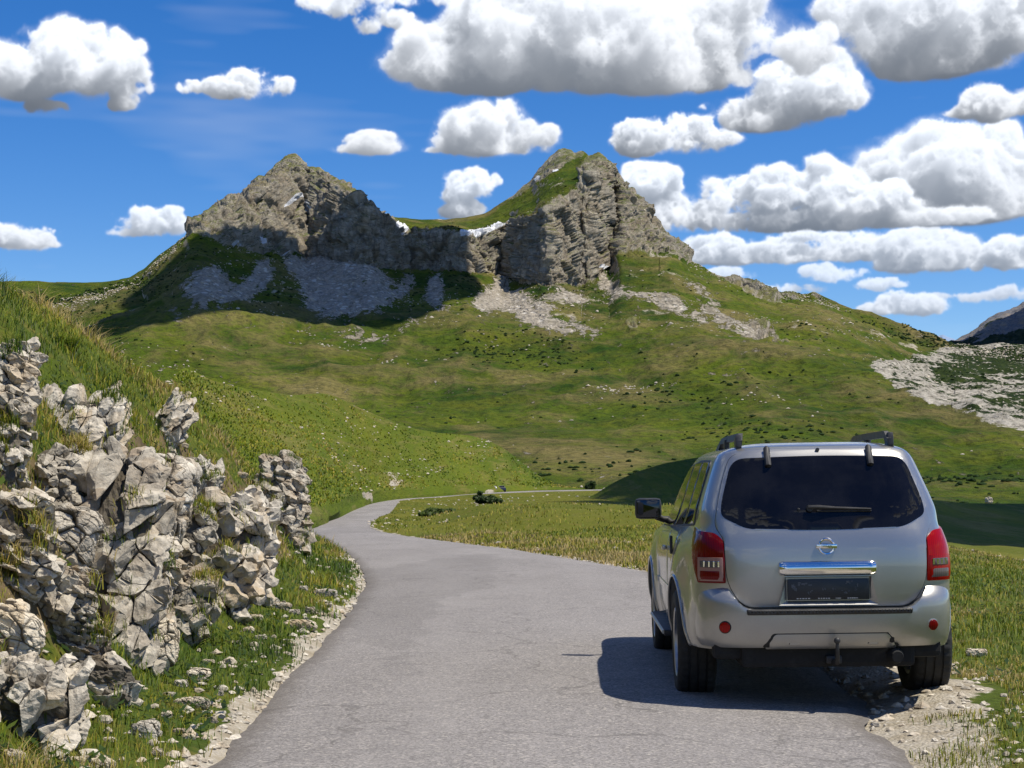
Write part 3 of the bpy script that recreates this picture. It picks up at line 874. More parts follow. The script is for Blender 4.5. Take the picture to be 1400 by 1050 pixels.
    o = link('mountain', me, M['mountain'])
    tag(o, kind='structure')
    return o

def simple_hill(name, xs, rows, counts, amp, mat, seed, attrs=None, keep=True, scale=1.0):
    P, t, Yp = layers(xs, rows, counts)
    nr, nc = Yp.shape
    last = len(rows) - 2
    tt = t[:, None] + 0 * Yp
    N = grid_normals(P); N = N * np.sign((N * np.array([0, -.3, 1])).sum(-1, keepdims=True))
    p = P.reshape(-1, 3)
    pa = p * np.array([1, .16, 1]) if scale <= 1 else p
    h = (fbm(pa / (38.0 * scale), 4, seed) + (.5 if scale > 1 else .16) * fbm(pa / (10.0 * scale), 4, seed + 3, ridged=(scale > 1))).reshape(nr, nc)
    k = sstep(0, .5, tt) * (1 - .7 * sstep(last - .4, last, tt) * (1 - sstep(last, last + .5, tt)))
    P = P + N * (amp * h * k)[..., None]
    a = dict(dry=np.clip(.5 + .5 * h, 0, 1))
    if attrs: a.update(attrs(xs, Yp, tt, p, nr, nc))
    o = link(name, raw_mesh(name, P.reshape(-1, 3), grid_faces(nr, nc), True, a), mat)
    tag(o, kind='structure')
    return o, P

HILL_TOP = [(120, 640), (200, 560), (232, 520), (252, 502), (293, 522), (340, 532), (400, 541), (440, 538), (460, 543), (480, 553), (520, 570), (560, 585), (600, 592), (640, 595), (665, 601), (690, 614), (710, 630), (735, 650), (765, 664), (800, 668), (850, 672)]
def build_hills():
    global HILL_P
    xs = np.arange(150, 852, 1.2)
    bd = smooth(interp(xs, [(200, 70), (418, 72), (455, 84), (470, 120), (489, 200), (541, 290), (634, 345), (740, 415), (800, 440), (850, 470)]), 22, it=3)
    Lxx = np.array([Lx(d) for d in bd])
    base_y = interp(xs, [(200, 760), (340, 740), (418, 714), (453, 707), (470, 696), (489, 685), (541, 679), (634, 673.3), (740, 669.8), (800, 668.8), (850, 669)])
    top_d = smooth(interp(xs, [(200, 110), (300, 130), (400, 200), (470, 290), (541, 390), (600, 440), (700, 470), (765, 480), (850, 492)]), 40, it=3)
    T = lambda a: list(zip(xs, a))
    top = smooth(interp(xs, HILL_TOP), 3)
    rows = [(T(base_y + 150), T(bd - 1.5)), (T(base_y), T(bd)), (T(base_y - .10 * (base_y - top)), T(bd + .05 * (top_d - bd))), (T(top), T(top_d)), (T(top + 60), T(top_d + 120))]
    def at_(xs_, Yp, tt, p, nr, nc):
        n = fbm(p * np.array([1, .12, 1]) / 6.0, 4, 91).reshape(nr, nc)
        band = sstep(.6, 1.0, tt) * (1 - sstep(1.8, 2.35, tt + .4 * n))
        st = poly_mask([[(418, 700), (420, 672), (470, 650), (520, 640), (600, 664), (660, 668), (640, 673), (560, 676), (490, 684), (460, 700)],
                        [(470, 590), (520, 612), (580, 650), (560, 655), (500, 625), (460, 596)], [(690, 618), (735, 650), (780, 668), (740, 668), (715, 650)]], xs_, Yp, 6)
        return dict(rock=np.clip(.55 * band * sstep(.0, .4, n) + .45 * st * sstep(.05, .3, n), 0, 1))
    o, HILL_P = simple_hill('meadow_hill', xs, rows, [4, 16, 160, 14], .75, M['meadow'], 81, at_)
    # low hill in the valley right of the road, mostly in cloud shade
    xs = np.arange(780, 1500, 1.6)
    top = smooth(interp(xs, [(780, 690), (815, 676), (830, 664), (870, 645), (910, 633), (950, 626), (1000, 622), (1060, 628), (1130, 642), (1200, 664), (1270, 684), (1320, 690), (1400, 690), (1500, 686)]), 5)
    T = lambda a: list(zip(xs, a))
    rows = [(T(0 * xs + 800), T(0 * xs + 150)), (T(np.maximum(top + 4, interp(xs, [(780, 700), (900, 735), (1500, 735)]))), T(0 * xs + 235)), (T(top), T(0 * xs + 330)), (T(top + 70), T(0 * xs + 430))]
    simple_hill('valley_hill', xs, rows, [4, 90, 60, 14], 1.9, M['meadow'], 87)
    # massif darkened by colour for cloud shade, and snowy summit far behind
    xs = np.arange(1235, 1640, 1.5)
    T = lambda a: list(zip(xs, a))
    top = interp(xs, [(1235, 492), (1270, 480), (1290, 470), (1310, 464), (1325, 458), (1340, 449), (1352, 438), (1365, 431), (1385, 425), (1400, 417), (1450, 405), (1550, 430), (1640, 470)])
    rows = [(T(0 * xs + 520), T(0 * xs + 1500)), (T(np.maximum(top + 3, 485)), T(0 * xs + 2200)), (T(top), T(0 * xs + 2700)), (T(top + 80), T(0 * xs + 3400))]
    def at3(xs_, Yp, tt, p, nr, nc):
        n = fbm(p / np.array([160, 200, 60]), 5, 97).reshape(nr, nc)
        return dict(rock=sstep(-.05, .25, n + .45 * (tt - 1.55)), scree=np.clip(n, 0, 1))
    simple_hill('far_massif', xs, rows, [4, 90, 60, 10], 24.0, M['massif'], 99, at3, scale=3.0)
    xs = np.arange(1225, 1350, 1.5)
    T = lambda a: list(zip(xs, a))
    top = interp(xs, [(1225, 480), (1250, 471), (1262, 465), (1272, 464), (1280, 461), (1289, 457.5), (1296, 461), (1304, 463), (1316, 471), (1350, 485)])
    rows = [(T(0 * xs + 500), T(0 * xs + 8600)), (T(top), T(0 * xs + 9000)), (T(top + 30), T(0 * xs + 9500))]
    simple_hill('snowy_peak', xs, rows, [50, 30], 30.0, M['snowpeak'], 103, None, scale=8.0)
# ------------------------------------------------------------------ the parked car (origin under the rear axle; x right, y forward)
def mat_paint():
    m, nb, b = material('silver_paint'); p = nb.n('ShaderNodeTexCoord', _o=3)
    fl = nb.n('ShaderNodeSeparateColor', i_0=nb.vor(p, 900.0, 1))
    n = nb.noise(p, 1.3, 4, .6)
    low = nb.ramp(nb.n('ShaderNodeSeparateXYZ', _o=2, i_0=p), .95, .45)
    dust = nb.math('MULTIPLY', low, nb.ramp(nb.noise(p, 3.0, 6, .7), .38, .72))
    c = nb.mix(fl, (.345, .340, .325), (.42, .413, .395))
    c = nb.mix(nb.math('MULTIPLY', dust, .45), c, (.30, .265, .21))
    nb.set(b.inputs['Base Color'], c)
    nb.set(b.inputs['Metallic'], nb.math('SUBTRACT', .74, nb.math('MULTIPLY', dust, .35)))
    nb.set(b.inputs['Roughness'], nb.math('ADD', nb.math('ADD', .30, nb.math('MULTIPLY', n, .06)), nb.math('MULTIPLY', dust, .22)))
    nb.set(b.inputs['Coat Weight'], nb.math('SUBTRACT', .9, nb.math('MULTIPLY', dust, .6)))
    b.inputs['Coat Roughness'].default_value = .05
    return m

def mat_glass():
    m, nb, b = material('tinted_glass'); p = nb.n('ShaderNodeTexCoord', _o=3)
    n = nb.noise(p, 2.5, 5, .65)
    d = nb.noise(p, 9.0, 5, .7)
    nb.set(b.inputs['Base Color'], nb.mix(nb.ramp(n, .4, .75), (.004, .004, .006), (.014, .014, .016)))
    nb.set(b.inputs['Roughness'], nb.ramp(d, .3, .8, .015, .07))
    b.inputs['Specular IOR Level'].default_value = .32
    return m

def mat_rubber(name, col, rough=.75):
    m, nb, b = material(name); p = nb.n('ShaderNodeTexCoord', _o=3)
    n = nb.noise(p, 14.0, 5, .7)
    nb.set(b.inputs['Base Color'], nb.mix(nb.ramp(n, .45, .75), col, tuple(min(1, c * 2.0 + .012) for c in col)))
    nb.set(b.inputs['Roughness'], nb.ramp(n, .3, .7, rough - .1, rough + .1))
    return m

def mat_lens(name, col, rough=.12):
    m, nb, b = material(name); p = nb.n('ShaderNodeTexCoord', _o=3)
    ck = nb.n('ShaderNodeTexWave', i_Vector=p, i_Scale=22.0, i_Distortion=.0)
    nb.set(b.inputs['Base Color'], nb.mix(nb.math('MULTIPLY', ck, .45), col, tuple(c * .45 for c in col)))
    b.inputs['Roughness'].default_value = rough
    b.inputs['Coat Weight'].default_value = .0
    b.inputs['Specular IOR Level'].default_value = .22
    b.inputs['Coat Roughness'].default_value = .03
    return m

M['paint'] = mat_paint(); M['glass'] = mat_glass()
M['tyre'] = mat_rubber('tyre_rubber', (.012, .012, .012)); M['plastic'] = mat_rubber('black_plastic', (.016, .016, .017), .55)
M['under'] = mat_rubber('underbody', (.006, .006, .006), .9)
M['red'] = mat_lens('red_lens', (.34, .003, .003)); M['darkred'] = mat_lens('dark_red_lens', (.17, .003, .004)); M['clear'] = mat_lens('clear_lens', (.13, .11, .10), .2)
M['chrome'] = simple('chrome', (.80, .80, .80), .06, 1.0); M['alloy'] = simple('alloy_rim', (.42, .42, .43), .32, .9)
M['seam'] = simple('shut_line', (.01, .01, .01), .7); M['railgrey'] = mat_rubber('rail_plastic', (.022, .022, .024), .45)
M['platedark'] = simple('plate_dark', (.010, .012, .020), .35); M['platelight'] = simple('plate_marks', (.35, .36, .38), .5); M['plategrey'] = simple('plate_faint_marks', (.09, .095, .11), .5)
M['lensframe'] = simple('lens_frame', (.30, .16, .13), .3)
M['mirror'] = simple('mirror_glass', (.05, .055, .065), .03, 1.0)

BODY = dict(
    z=[.40, .50, .62, .70, .83, .95, 1.03, 1.10, 1.15, 1.20, 1.28, 1.40, 1.55, 1.62, 1.665, 1.695, 1.720, 1.735, 1.742],
    w=[.860, .885, .893, .895, .895, .890, .880, .860, .828, .800, .773, .735, .682, .655, .625, .575, .480, .32, .10],
    r=[-.84, -.86, -.90, -.925, -.935, -.935, -.928, -.915, -.90, -.880, -.850, -.795, -.722, -.688, -.662, -.635, -.55, -.30, .20],
    c=[.50, .52, .54, .55, .55, .55, .54, .53, .52, .51, .50, .48, .46, .44, .42, .40, .36, .25, .10],
    f=[3.60, 3.68, 3.72, 3.72, 3.72, 3.66, 3.50, 2.80, 2.55, 2.46, 2.32, 2.12, 1.84, 1.68, 1.56, 1.44, 1.25, 1.0, .6])
BUMP = dict(
    z=[.40, .425, .45, .50, .56, .62, .68, .72, .745, .76, .80, .84],
    w=[.825, .846, .854, .864, .870, .872, .872, .871, .870, .868, .864, .860],
    r=[-.90, -.945, -.965, -.985, -.998, -1.003, -1.004, -1.001, -.990, -.972, -.932, -.893],
    c=[.52, .55, .56, .57, .58, .58, .58, .58, .58, .57, .56, .55],
    f=[3.7] * 12)
_K = {}
def _smooth_tab(t):
    k = id(t)
    if k not in _K:
        zz = np.linspace(t['z'][0], t['z'][-1], 500)
        d = {'z': zz}
        for q in 'wrcf':
            v = np.interp(zz, t['z'], t[q])
            vs = smooth(v, 7)
            e = np.minimum(np.arange(500), np.arange(500)[::-1]) / 20.0
            d[q] = np.where(e < 1, v * (1 - np.clip(e, 0, 1)) + vs * np.clip(e, 0, 1), vs)
        _K[k] = d
    return _K[k]

def contour(z, tab, n=90):
    """Half contour (right side) at heights z: arrays (N, m) of x, y and arc length, from the rear centre round to the front centre."""
    t = _smooth_tab(tab); z = np.atleast_1d(z)
    w, r, c, f = (np.interp(z, t['z'], t[q])[:, None] for q in 'wrcf')
    c = c * .86
    p = 4.4
    th = np.linspace(0, math.pi / 2, n)[None]
    sx = np.sin(th) ** (2 / p); sy = 1 - np.cos(th) ** (2 / p)
    x1, y1 = w * sx, r + c * sy
    fc = np.minimum(.55, .4 * (f - r))
    s = np.linspace(0, 1, 40)[None, 1:-1]
    x2 = w + 0 * s; y2 = (r + c) * (1 - s) + (f - fc) * s
    th2 = np.linspace(math.pi / 2, 0, 50)[None]
    x3 = w * np.sin(th2) ** (2 / p); y3 = f - fc * (1 - np.cos(th2) ** (2 / p))
    x = np.concatenate([x1, x2, x3], 1); y = np.concatenate([y1, y2, y3], 1)
    x = x * (1 - .075 * (1 - sstep(1.08, 1.32, z))[:, None] * sstep(.35, -.95, y))      # the tail tapers in plan
    dl = np.hypot(np.diff(x, axis=1), np.diff(y, axis=1))
    return x, y, np.concatenate([np.zeros((len(z), 1)), np.cumsum(dl, 1)], 1)

WHEEL_Y = (0.0, 2.85)
def flare(y, z):
    """Extra half width around the wheel arches."""
    o = 0
    for yc in WHEEL_Y:
        d = np.hypot(y - yc, z - .385)
        o = o + .030 * np.exp(-((d - .46) / .075) ** 2) + .012 * np.exp(-((d - .56) / .10) ** 2)
    return o * (np.asarray(z) < 1.08)

def surf(u, z, tab=BODY):
    u = np.asarray(u, float); z = np.asarray(z, float)
    x, y, L = contour(z, tab)
    out = np.empty((len(u), 3))
    for i in range(len(u)):
        a = abs(u[i])
        out[i, 0] = np.interp(a, L[i], x[i]) * (1 if u[i] >= 0 else -1)
        out[i, 1] = np.interp(a, L[i], y[i])
    out[:, 2] = z
    side = sstep(.74, .86, np.abs(out[:, 0]))
    out[:, 0] += np.sign(out[:, 0]) * flare(out[:, 1], z) * side
    return out

def surf_n(u, z, tab=BODY):
    e = .006
    a = surf(u + e, z, tab) - surf(u - e, z, tab)
    b = surf(u, z + e, tab) - surf(u, z - e, tab)
    n = np.cross(a, b)
    return n / np.maximum(np.linalg.norm(n, axis=1, keepdims=True), 1e-9)

def u_of_x(x, z, tab=BODY):
    X, Y, L = contour(np.array([z]), tab)
    k = 90
    return float(np.interp(abs(x), X[0, :k], L[0, :k])) * (1 if x >= 0 else -1)
def u_of_y(y, z, side=-1, tab=BODY):
    X, Y, L = contour(np.array([z]), tab)
    return side * float(np.interp(y, Y[0], L[0]))

def rounded(poly, r=.02, n=4):
    out = []
    m = len(poly)
    for i in range(m):
        p0, p1, p2 = (np.array(poly[(i + k) % m], float)[:2] for k in (-1, 0, 1))
        rr = poly[i][2] if len(poly[i]) > 2 else r
        a, b = p0 - p1, p2 - p1
        la, lb = np.linalg.norm(a), np.linalg.norm(b)
        t = min(rr, .45 * la, .45 * lb)
        q0, q2 = p1 + a / la * t, p1 + b / lb * t
        for k in range(n + 1):
            s = k / n
            out.append((1 - s) ** 2 * q0 + 2 * s * (1 - s) * p1 + s * s * q2)
    return out

def panel(name, poly, mat, parent, off=.003, thick=.006, tab=BODY, step=.04, back=.02, soft=.55, flat=None):
    """A thin moulded piece that follows the body surface; poly in (arc length, height)."""
    bm = bmesh.new()
    vs = [bm.verts.new((p[0], 0, p[1])) for p in poly]
    f = bm.faces.new(vs)
    us = [p[0] for p in poly]; zs = [p[1] for p in poly]
    for k in range(int(math.floor(min(us) / step)) + 1, int(math.ceil(max(us) / step))):
        g = bm.verts[:] + bm.edges[:] + bm.faces[:]
        bmesh.ops.bisect_plane(bm, geom=g, plane_co=(k * step, 0, 0), plane_no=(1, 0, 0), dist=1e-5)
    for k in range(int(math.floor(min(zs) / step)) + 1, int(math.ceil(max(zs) / step))):
        g = bm.verts[:] + bm.edges[:] + bm.faces[:]
        bmesh.ops.bisect_plane(bm, geom=g, plane_co=(0, 0, k * step), plane_no=(0, 0, 1), dist=1e-5)
    bm.verts.ensure_lookup_table(); bm.verts.index_update()
    uv = np.array([(v.co.x, v.co.z) for v in bm.verts])
    bd = np.array([v.is_boundary for v in bm.verts])
    Pt = surf(uv[:, 0], uv[:, 1], tab); N = surf_n(uv[:, 0], uv[:, 1], tab)
    if flat is not None: N = np.tile(np.array(flat, float), (len(N), 1))
    outer = Pt + N * (off + thick * np.where(bd, soft, 1.0))[:, None]
    inner = Pt + N * (off - back)
    n = len(outer)
    faces = [[v.index for v in f.verts] for f in bm.faces]
    bedges = [(e.link_faces[0], e.verts[0].index, e.verts[1].index) for e in bm.edges if e.is_boundary]
    bm2 = bmesh.new()
    vo = [bm2.verts.new(p) for p in outer]; vi = {i: bm2.verts.new(inner[i]) for i in np.where(bd)[0]}
    for f in faces: bm2.faces.new([vo[i] for i in f])
    for _, a, b in bedges:
        try: bm2.faces.new([vo[a], vo[b], vi[b], vi[a]])
        except ValueError: pass
    bmesh.ops.recalc_face_normals(bm2, faces=bm2.faces[:])
    c = sum((f.normal.dot(Vector(N[faces[i][0]])) for i, f in enumerate(list(bm2.faces)[:len(faces)])), 0)
    if c < 0: bmesh.ops.reverse_faces(bm2, faces=bm2.faces[:])
    bm.free()
    return from_bm(name, bm2, mat, parent, 40)

def add_box(bm, c, s, rot=None, bev=.0):
    m = Matrix.Translation(c) @ (rot if rot is not None else Matrix.Identity(4)) @ Matrix.Diagonal((*s, 1))
    r = bmesh.ops.create_cube(bm, size=1.0, matrix=m)
    if bev > 0:
        es = list({e for v in r['verts'] for e in v.link_edges})
        bmesh.ops.bevel(bm, geom=es, offset=bev, segments=2, affect='EDGES', profile=.6)

def add_tube(bm, pts, rad, n=10):
    rings = []
    pts = [Vector(p) for p in pts]
    rad = rad if hasattr(rad, '__len__') else [rad] * len(pts)
    for i, p in enumerate(pts):
        d = (pts[min(i + 1, len(pts) - 1)] - pts[max(i - 1, 0)]).normalized()
        a = d.orthogonal().normalized() if i == 0 else (a - d * a.dot(d)).normalized()
        b = d.cross(a)
        rings.append([bm.verts.new(p + (a * math.cos(t) + b * math.sin(t)) * rad[i]) for t in np.linspace(0, 2 * math.pi, n, endpoint=False)])
    for r0, r1 in zip(rings, rings[1:]):
        for k in range(n):
            bm.faces.new([r0[k], r0[(k + 1) % n], r1[(k + 1) % n], r1[k]])
    bm.faces.new(rings[0][::-1]); bm.faces.new(rings[-1])

def add_lathe(bm, prof, n=72, axis='x', mod=None):
    """prof: list of (along axis, radius)."""
    rings = []
    for (a, r) in prof:
        ring = []
        for k in range(n):
            t = 2 * math.pi * k / n
            rr = r if mod is None else r + mod(a, r, k)
            ring.append(bm.verts.new((a, rr * math.cos(t), rr * math.sin(t))))
        rings.append(ring)
    for r0, r1 in zip(rings, rings[1:]):
        for k in range(n):
            bm.faces.new([r0[k], r1[k], r1[(k + 1) % n], r0[(k + 1) % n]])

def text_mesh(name, txt, size, mat, parent, loc, rot, depth=.001):
    cu = bpy.data.curves.new(name, 'FONT')
    cu.body = txt; cu.size = size; cu.align_x = 'CENTER'; cu.align_y = 'CENTER'; cu.extrude = depth
    t = bpy.data.objects.new(name + '_tmp', cu); COL.objects.link(t)
    dg = bpy.context.evaluated_depsgraph_get()
    me = bpy.data.meshes.new_from_object(t.evaluated_get(dg))
    bpy.data.objects.remove(t)
    o = link(name, me, mat, parent)
    o.location = loc; o.rotation_euler = rot
    return o

def build_wheel(parent, x, y, side):
    w = empty('wheel', (x, y, .375)); w.parent = parent
    bm = bmesh.new()
    hw = .1275
    pr = [(-.105, .235), (-hw, .262), (-hw - .004, .30), (-hw, .338), (-.112, .362), (-.098, .371)]
    for gx in (-.058, 0.0, .058):
        pr += [(gx - .008, .3755), (gx - .006, .364), (gx + .006, .364), (gx + .008, .3755)]
    pr += [(.098, .371), (.112, .362), (hw, .338), (hw + .004, .30), (hw, .262), (.105, .235)]
    def mod(a, r, k):
        if r > .355 and abs(a) > .06: return -.007 if k % 3 == 0 else 0
        if r > .37 and abs(a) < .06: return -.005 if (k + (2 if a > 0 else 0)) % 4 == 0 else 0
        return 0
    add_lathe(bm, pr, 120, mod=mod)
    from_bm('tyre', bm, M['tyre'], w, 35)
    bm = bmesh.new()
    o = side
    add_lathe(bm, [(o * .118, .238), (o * .125, .232), (o * .118, .220), (o * .06, .212), (-o * .10, .212), (-o * .11, .236)], 72)
    add_lathe(bm, [(o * .112, .001), (o * .112, .050), (o * .098, .062), (o * .05, .070)], 36)
    for k in range(6):
        t = 2 * math.pi * k / 6 + .26
        m = Matrix.Rotation(t, 4, 'X')
        pts = [(-.038, .05), (.038, .05), (.048, .215), (-.048, .215)]
        vo = [bm.verts.new(m @ Vector((o * (.108 if zz < .1 else .100), yy, zz))) for yy, zz in pts]
        vi = [bm.verts.new(m @ Vector((o * .06, yy * .8, zz))) for yy, zz in pts]
        bm.faces.new(vo)
        for i in range(4): bm.faces.new([vo[i], vo[(i + 1) % 4], vi[(i + 1) % 4], vi[i]])
    bmesh.ops.recalc_face_normals(bm, faces=bm.faces[:])
    from_bm('rim', bm, M['alloy'], w, 30)
    bm = bmesh.new()
    add_lathe(bm, [(o * .045, .002), (o * .045, .165), (o * .03, .165), (o * .03, .002)], 40)
    from_bm('brake_disc', bm, M['under'], w, 30)
    return w

def build_car():
    car = empty('parked_car', (2.048, 11.45, .000), (0, R(-.9), R(-1.9)))
    tag(car, 'large silver off-road car parked at right, its wheels on the gravel verge', 'car')
    # ---- shell
    zl = np.concatenate([np.linspace(.40, 1.66, 74), [1.672, 1.684, 1.695, 1.706, 1.716, 1.724, 1.730, 1.735, 1.739, 1.742]])
    x, y, L = contour(zl, BODY)
    V = []; nrow = 2 * x.shape[1] - 2
    for i in range(len(zl)):
        xr = np.concatenate([x[i], -x[i][::-1][1:-1]]); yr = np.concatenate([y[i], y[i][::-1][1:-1]])
        fl = flare(yr, zl[i]) * sstep(.74, .86, np.abs(xr)) * np.sign(xr)
        V.append(np.stack([xr + fl, yr, 0 * xr + zl[i]], -1))
    V = np.array(V)
    a = np.arange(V.shape[0] * nrow).reshape(V.shape[0], nrow)
    b = np.roll(a, -1, 1)
    F = np.stack([a[:-1], b[:-1], b[1:], a[1:]], -1).reshape(-1, 4)
    me = raw_mesh('body', V.reshape(-1, 3), F)
    bm = bmesh.new(); bm.from_mesh(me)
    bm.verts.ensure_lookup_table()
    bm.faces.new([bm.verts[i] for i in a[0][::-1]]); bm.faces.new([bm.verts[i] for i in a[-1]])
    bmesh.ops.remove_doubles(bm, verts=bm.verts[:], dist=1e-5)
    bmesh.ops.recalc_face_normals(bm, faces=bm.faces[:])
    body = from_bm('body', bm, M['paint'], None)
    cut = []
    for yc in WHEEL_Y:
        for sx in (-1, 1):
            cb = bmesh.new()
            bmesh.ops.create_cone(cb, cap_ends=True, segments=64, radius1=.445, radius2=.445, depth=.44, matrix=Matrix.Translation((sx * .86, yc, .385)) @ Matrix.Rotation(math.pi / 2, 4, 'Y'))
            add_box(cb, (sx * .86, yc, .15), (.44, .889, .47))
            c = from_bm('cut', cb, None)
            cut.append(c)
            for part in (0,):
                md = body.modifiers.new('arch', 'BOOLEAN'); md.operation = 'DIFFERENCE'; md.object = c; md.solver = 'EXACT'; md.use_self = True
    dg = bpy.context.evaluated_depsgraph_get()
    me2 = bpy.data.meshes.new_from_object(body.evaluated_get(dg))
    bpy.data.objects.remove(body)
    for c in cut: bpy.data.objects.remove(c)
    me2.name = 'body'
    for p in me2.polygons: p.use_smooth = True
    me2.set_sharp_from_angle(angle=R(38))
    link('body', me2, M['paint'], car)
    # ---- tailgate with its glass and fittings
    def PX(pts, tab=BODY): return [(u_of_x(p[0], p[1], tab), p[1], *p[2:]) for p in pts]
    tg = [(-.53, .675, .08), (.53, .675, .08), (.630, .83, .10), (.638, 1.11, .05), (.690, 1.19, .05), (.635, 1.45, .1), (.56, 1.655, .08), (0, 1.672, .02), (-.56, 1.655, .08), (-.635, 1.45, .1), (-.690, 1.19, .05), (-.638, 1.11, .05), (-.630, .83, .10)]
    gate = panel('tailgate', rounded(PX(tg), .03), M['paint'], car, .004, .010)
    big = [(p[0] * 1.008, .5 * (p[1] - 1.16) * 2.016 + 1.16, *p[2:]) for p in tg]
    panel('shut_line', rounded(PX(big), .03), M['seam'], car, .001, .0035)
    wn = [(-.50, 1.168, .06), (0, 1.153, .3), (.50, 1.168, .06), (.648, 1.250, .07), (.640, 1.335, .1), (.555, 1.618, .09), (0, 1.634, .3), (-.555, 1.618, .09), (-.640, 1.335, .1), (-.648, 1.250, .07)]
    panel('rear_window', rounded(PX(wn), .05, 7), M['glass'], gate, .012, .006)
    rim = [(p[0] * 1.018, (p[1] - 1.41) * 1.035 + 1.41, *p[2:]) for p in wn]
    panel('window_trim', rounded(PX(rim), .05, 7), M['paint'], gate, .011, .0045)
    def pt(x, z, o=.0, tab=BODY):
        u = np.array([u_of_x(x, z, tab)]); zz = np.array([z])
        return surf(u, zz, tab)[0] + surf_n(u, zz, tab)[0] * o
    for sx in (-.330, .330):
        bm = bmesh.new()
        a_, b_ = Vector(pt(sx, 1.672, .022)), Vector(pt(sx, 1.565, .026))
        add_tube(bm, [a_ + Vector((0, .01, .012)), a_, b_, b_ + Vector((0, .015, -.008))], [.012, .021, .021, .012], 8)
        for v in bm.verts: v.co.x = sx + (v.co.x - sx) * 1.05
        from_bm('hinge', bm, M['plastic'], gate, 40)
    bm = bmesh.new()
    p0 = Vector(pt(-.09, 1.292, .02)); p1 = Vector(pt(.30, 1.278, .03))
    add_tube(bm, [p0, p0 + Vector((0, -.022, 0))], .022, 12)
    mid = p0.lerp(p1, .42) + Vector((0, -.012, .004))
    add_tube(bm, [p0 + Vector((-.01, -.02, .006)), p0 + Vector((.05, -.028, .007)), mid, p1], [.012, .013, .009, .006], 8)
    add_tube(bm, [p0.lerp(p1, .12) + Vector((0, -.008, -.018)), p1 + Vector((0, .0, -.012))], [.006, .005], 6)
    from_bm('wiper', bm, M['plastic'], gate, 40)
    bm = bmesh.new()
    q = Vector(pt(-.16, 1.285, .016)); add_tube(bm, [q, q + Vector((0, -.012, 0))], [.011, .007], 10)
    from_bm('washer_nozzle', bm, M['plastic'], gate, 40)
    bm = bmesh.new()
    q = Vector(pt(0, 1.669, .010)); add_tube(bm, [q, q + Vector((0, -.014, .002))], [.013, .012], 12)
    from_bm('camera_eye', bm, M['plastic'], gate, 40)
    # badge: ring with a bar across it
    bm = bmesh.new()
    q = Vector(pt(0, 1.055, .020))
    ring = [q + Vector((.047 * math.cos(t), 0, .047 * math.sin(t))) for t in np.linspace(0, 2 * math.pi, 40)]
    add_tube(bm, ring, .0075, 8)
    add_box(bm, q + Vector((0, -.004, 0)), (.132, .012, .027), None, .004)
    bd = from_bm('badge', bm, M['chrome'], gate, 40)
    text_mesh('badge_lettering', 'NISSAN', .020, M['seam'], gate, q + Vector((0, -.0105, 0)), (math.pi / 2, 0, 0))
    # chrome bar above the plate
    bm = bmesh.new()
    n = 30; rows = []
    prof = [(-.02, .047), (.020, .048), (.040, .040), (.052, .022), (.055, 0), (.051, -.022), (.040, -.038), (.022, -.045), (-.02, -.045)]
    for i in range(n + 1):
        xx = -.305 + .61 * i / n
        e = max(0.0, (abs(xx) - .27) / .035); sc = math.sqrt(max(.0, 1 - e * e)) * .28 + .72
        c = pt(xx, .920, 0.004)
        rows.append([bm.verts.new((xx, c[1] - o * (sc if e > 0 else 1), .920 + h * (sc ** .5 if e > 0 else 1))) for o, h in prof])
    for r0, r1 in zip(rows, rows[1:]):
        for k in range(len(prof) - 1): bm.faces.new([r0[k], r0[k + 1], r1[k + 1], r1[k]])
    bm.faces.new(rows[0]); bm.faces.new(rows[-1][::-1])
    bmesh.ops.recalc_face_normals(bm, faces=bm.faces[:])
    from_bm('handle_bar', bm, M['chrome'], gate, 35)
    # plate housing: splayed frame round a dark plate
    bm = bmesh.new()
    yo = pt(0, .78, .046)[1]
    ov = [(-.272, .868), (.272, .868), (.312, .690), (-.312, .690)]
    iv = [(-.262, .862), (.262, .862), (.262, .716), (-.262, .716)]
    A = [bm.verts.new((px_, yo - .004, z_)) for px_, z_ in ov]
    A2 = [bm.verts.new((px_, yo + .05, z_)) for px_, z_ in ov]
    B = [bm.verts.new((px_, yo + .022, z_)) for px_, z_ in iv]
    for k in range(4):
        bm.faces.new([A[k], A[(k + 1) % 4], B[(k + 1) % 4], B[k]]); bm.faces.new([A2[k], A2[(k + 1) % 4], A[(k + 1) % 4], A[k]])
    bm.faces.new(B)
    bmesh.ops.recalc_face_normals(bm, faces=bm.faces[:])
    from_bm('plate_housing', bm, M['paint'], gate)
    bm = bmesh.new(); add_box(bm, (0, yo + .008, .788), (.515, .016, .132), None, .006)
    from_bm('number_plate', bm, M['platedark'], gate, 40)
    for a_, b_ in ((-.16, .09), (-.03, .08), (.06, .035), (.15, .07)):
        bm = bmesh.new()
        for k in range(5):
            ww = b_ / 5 * random.uniform(.5, .85)
            add_box(bm, (a_ - b_ / 2 + b_ * (k + .5) / 5, yo - .0012, .7315), (ww, .002, .0065))
        from_bm('plate_lettering', bm, M['platelight'], gate)
    for (x_, z_, w_, h_) in ((-.155, .828, .085, .026), (-.215, .80, .03, .06), (-.11, .77, .04, .022), (.13, .83, .06, .022), (.175, .80, .02, .045), (.11, .772, .05, .016), (-.03, .79, .02, .016), (.035, .79, .02, .016)):
        bm = bmesh.new()
        for k in range(6):
            add_box(bm, (x_ + w_ * (random.random() - .5), yo - .001, z_ + h_ * (random.random() - .5)), (w_ * random.uniform(.08, .3), .0015, h_ * random.uniform(.12, .5)))
        from_bm('plate_mark', bm, M['plategrey'], gate)
    # ---- bumper
    def arch_pts(yc, r, t0, t1, n, side):
        return [(yc + r * math.cos(t), .385 + r * math.sin(t)) for t in np.linspace(t0, t1, n)]
    ys_ = -.34
    bp = []
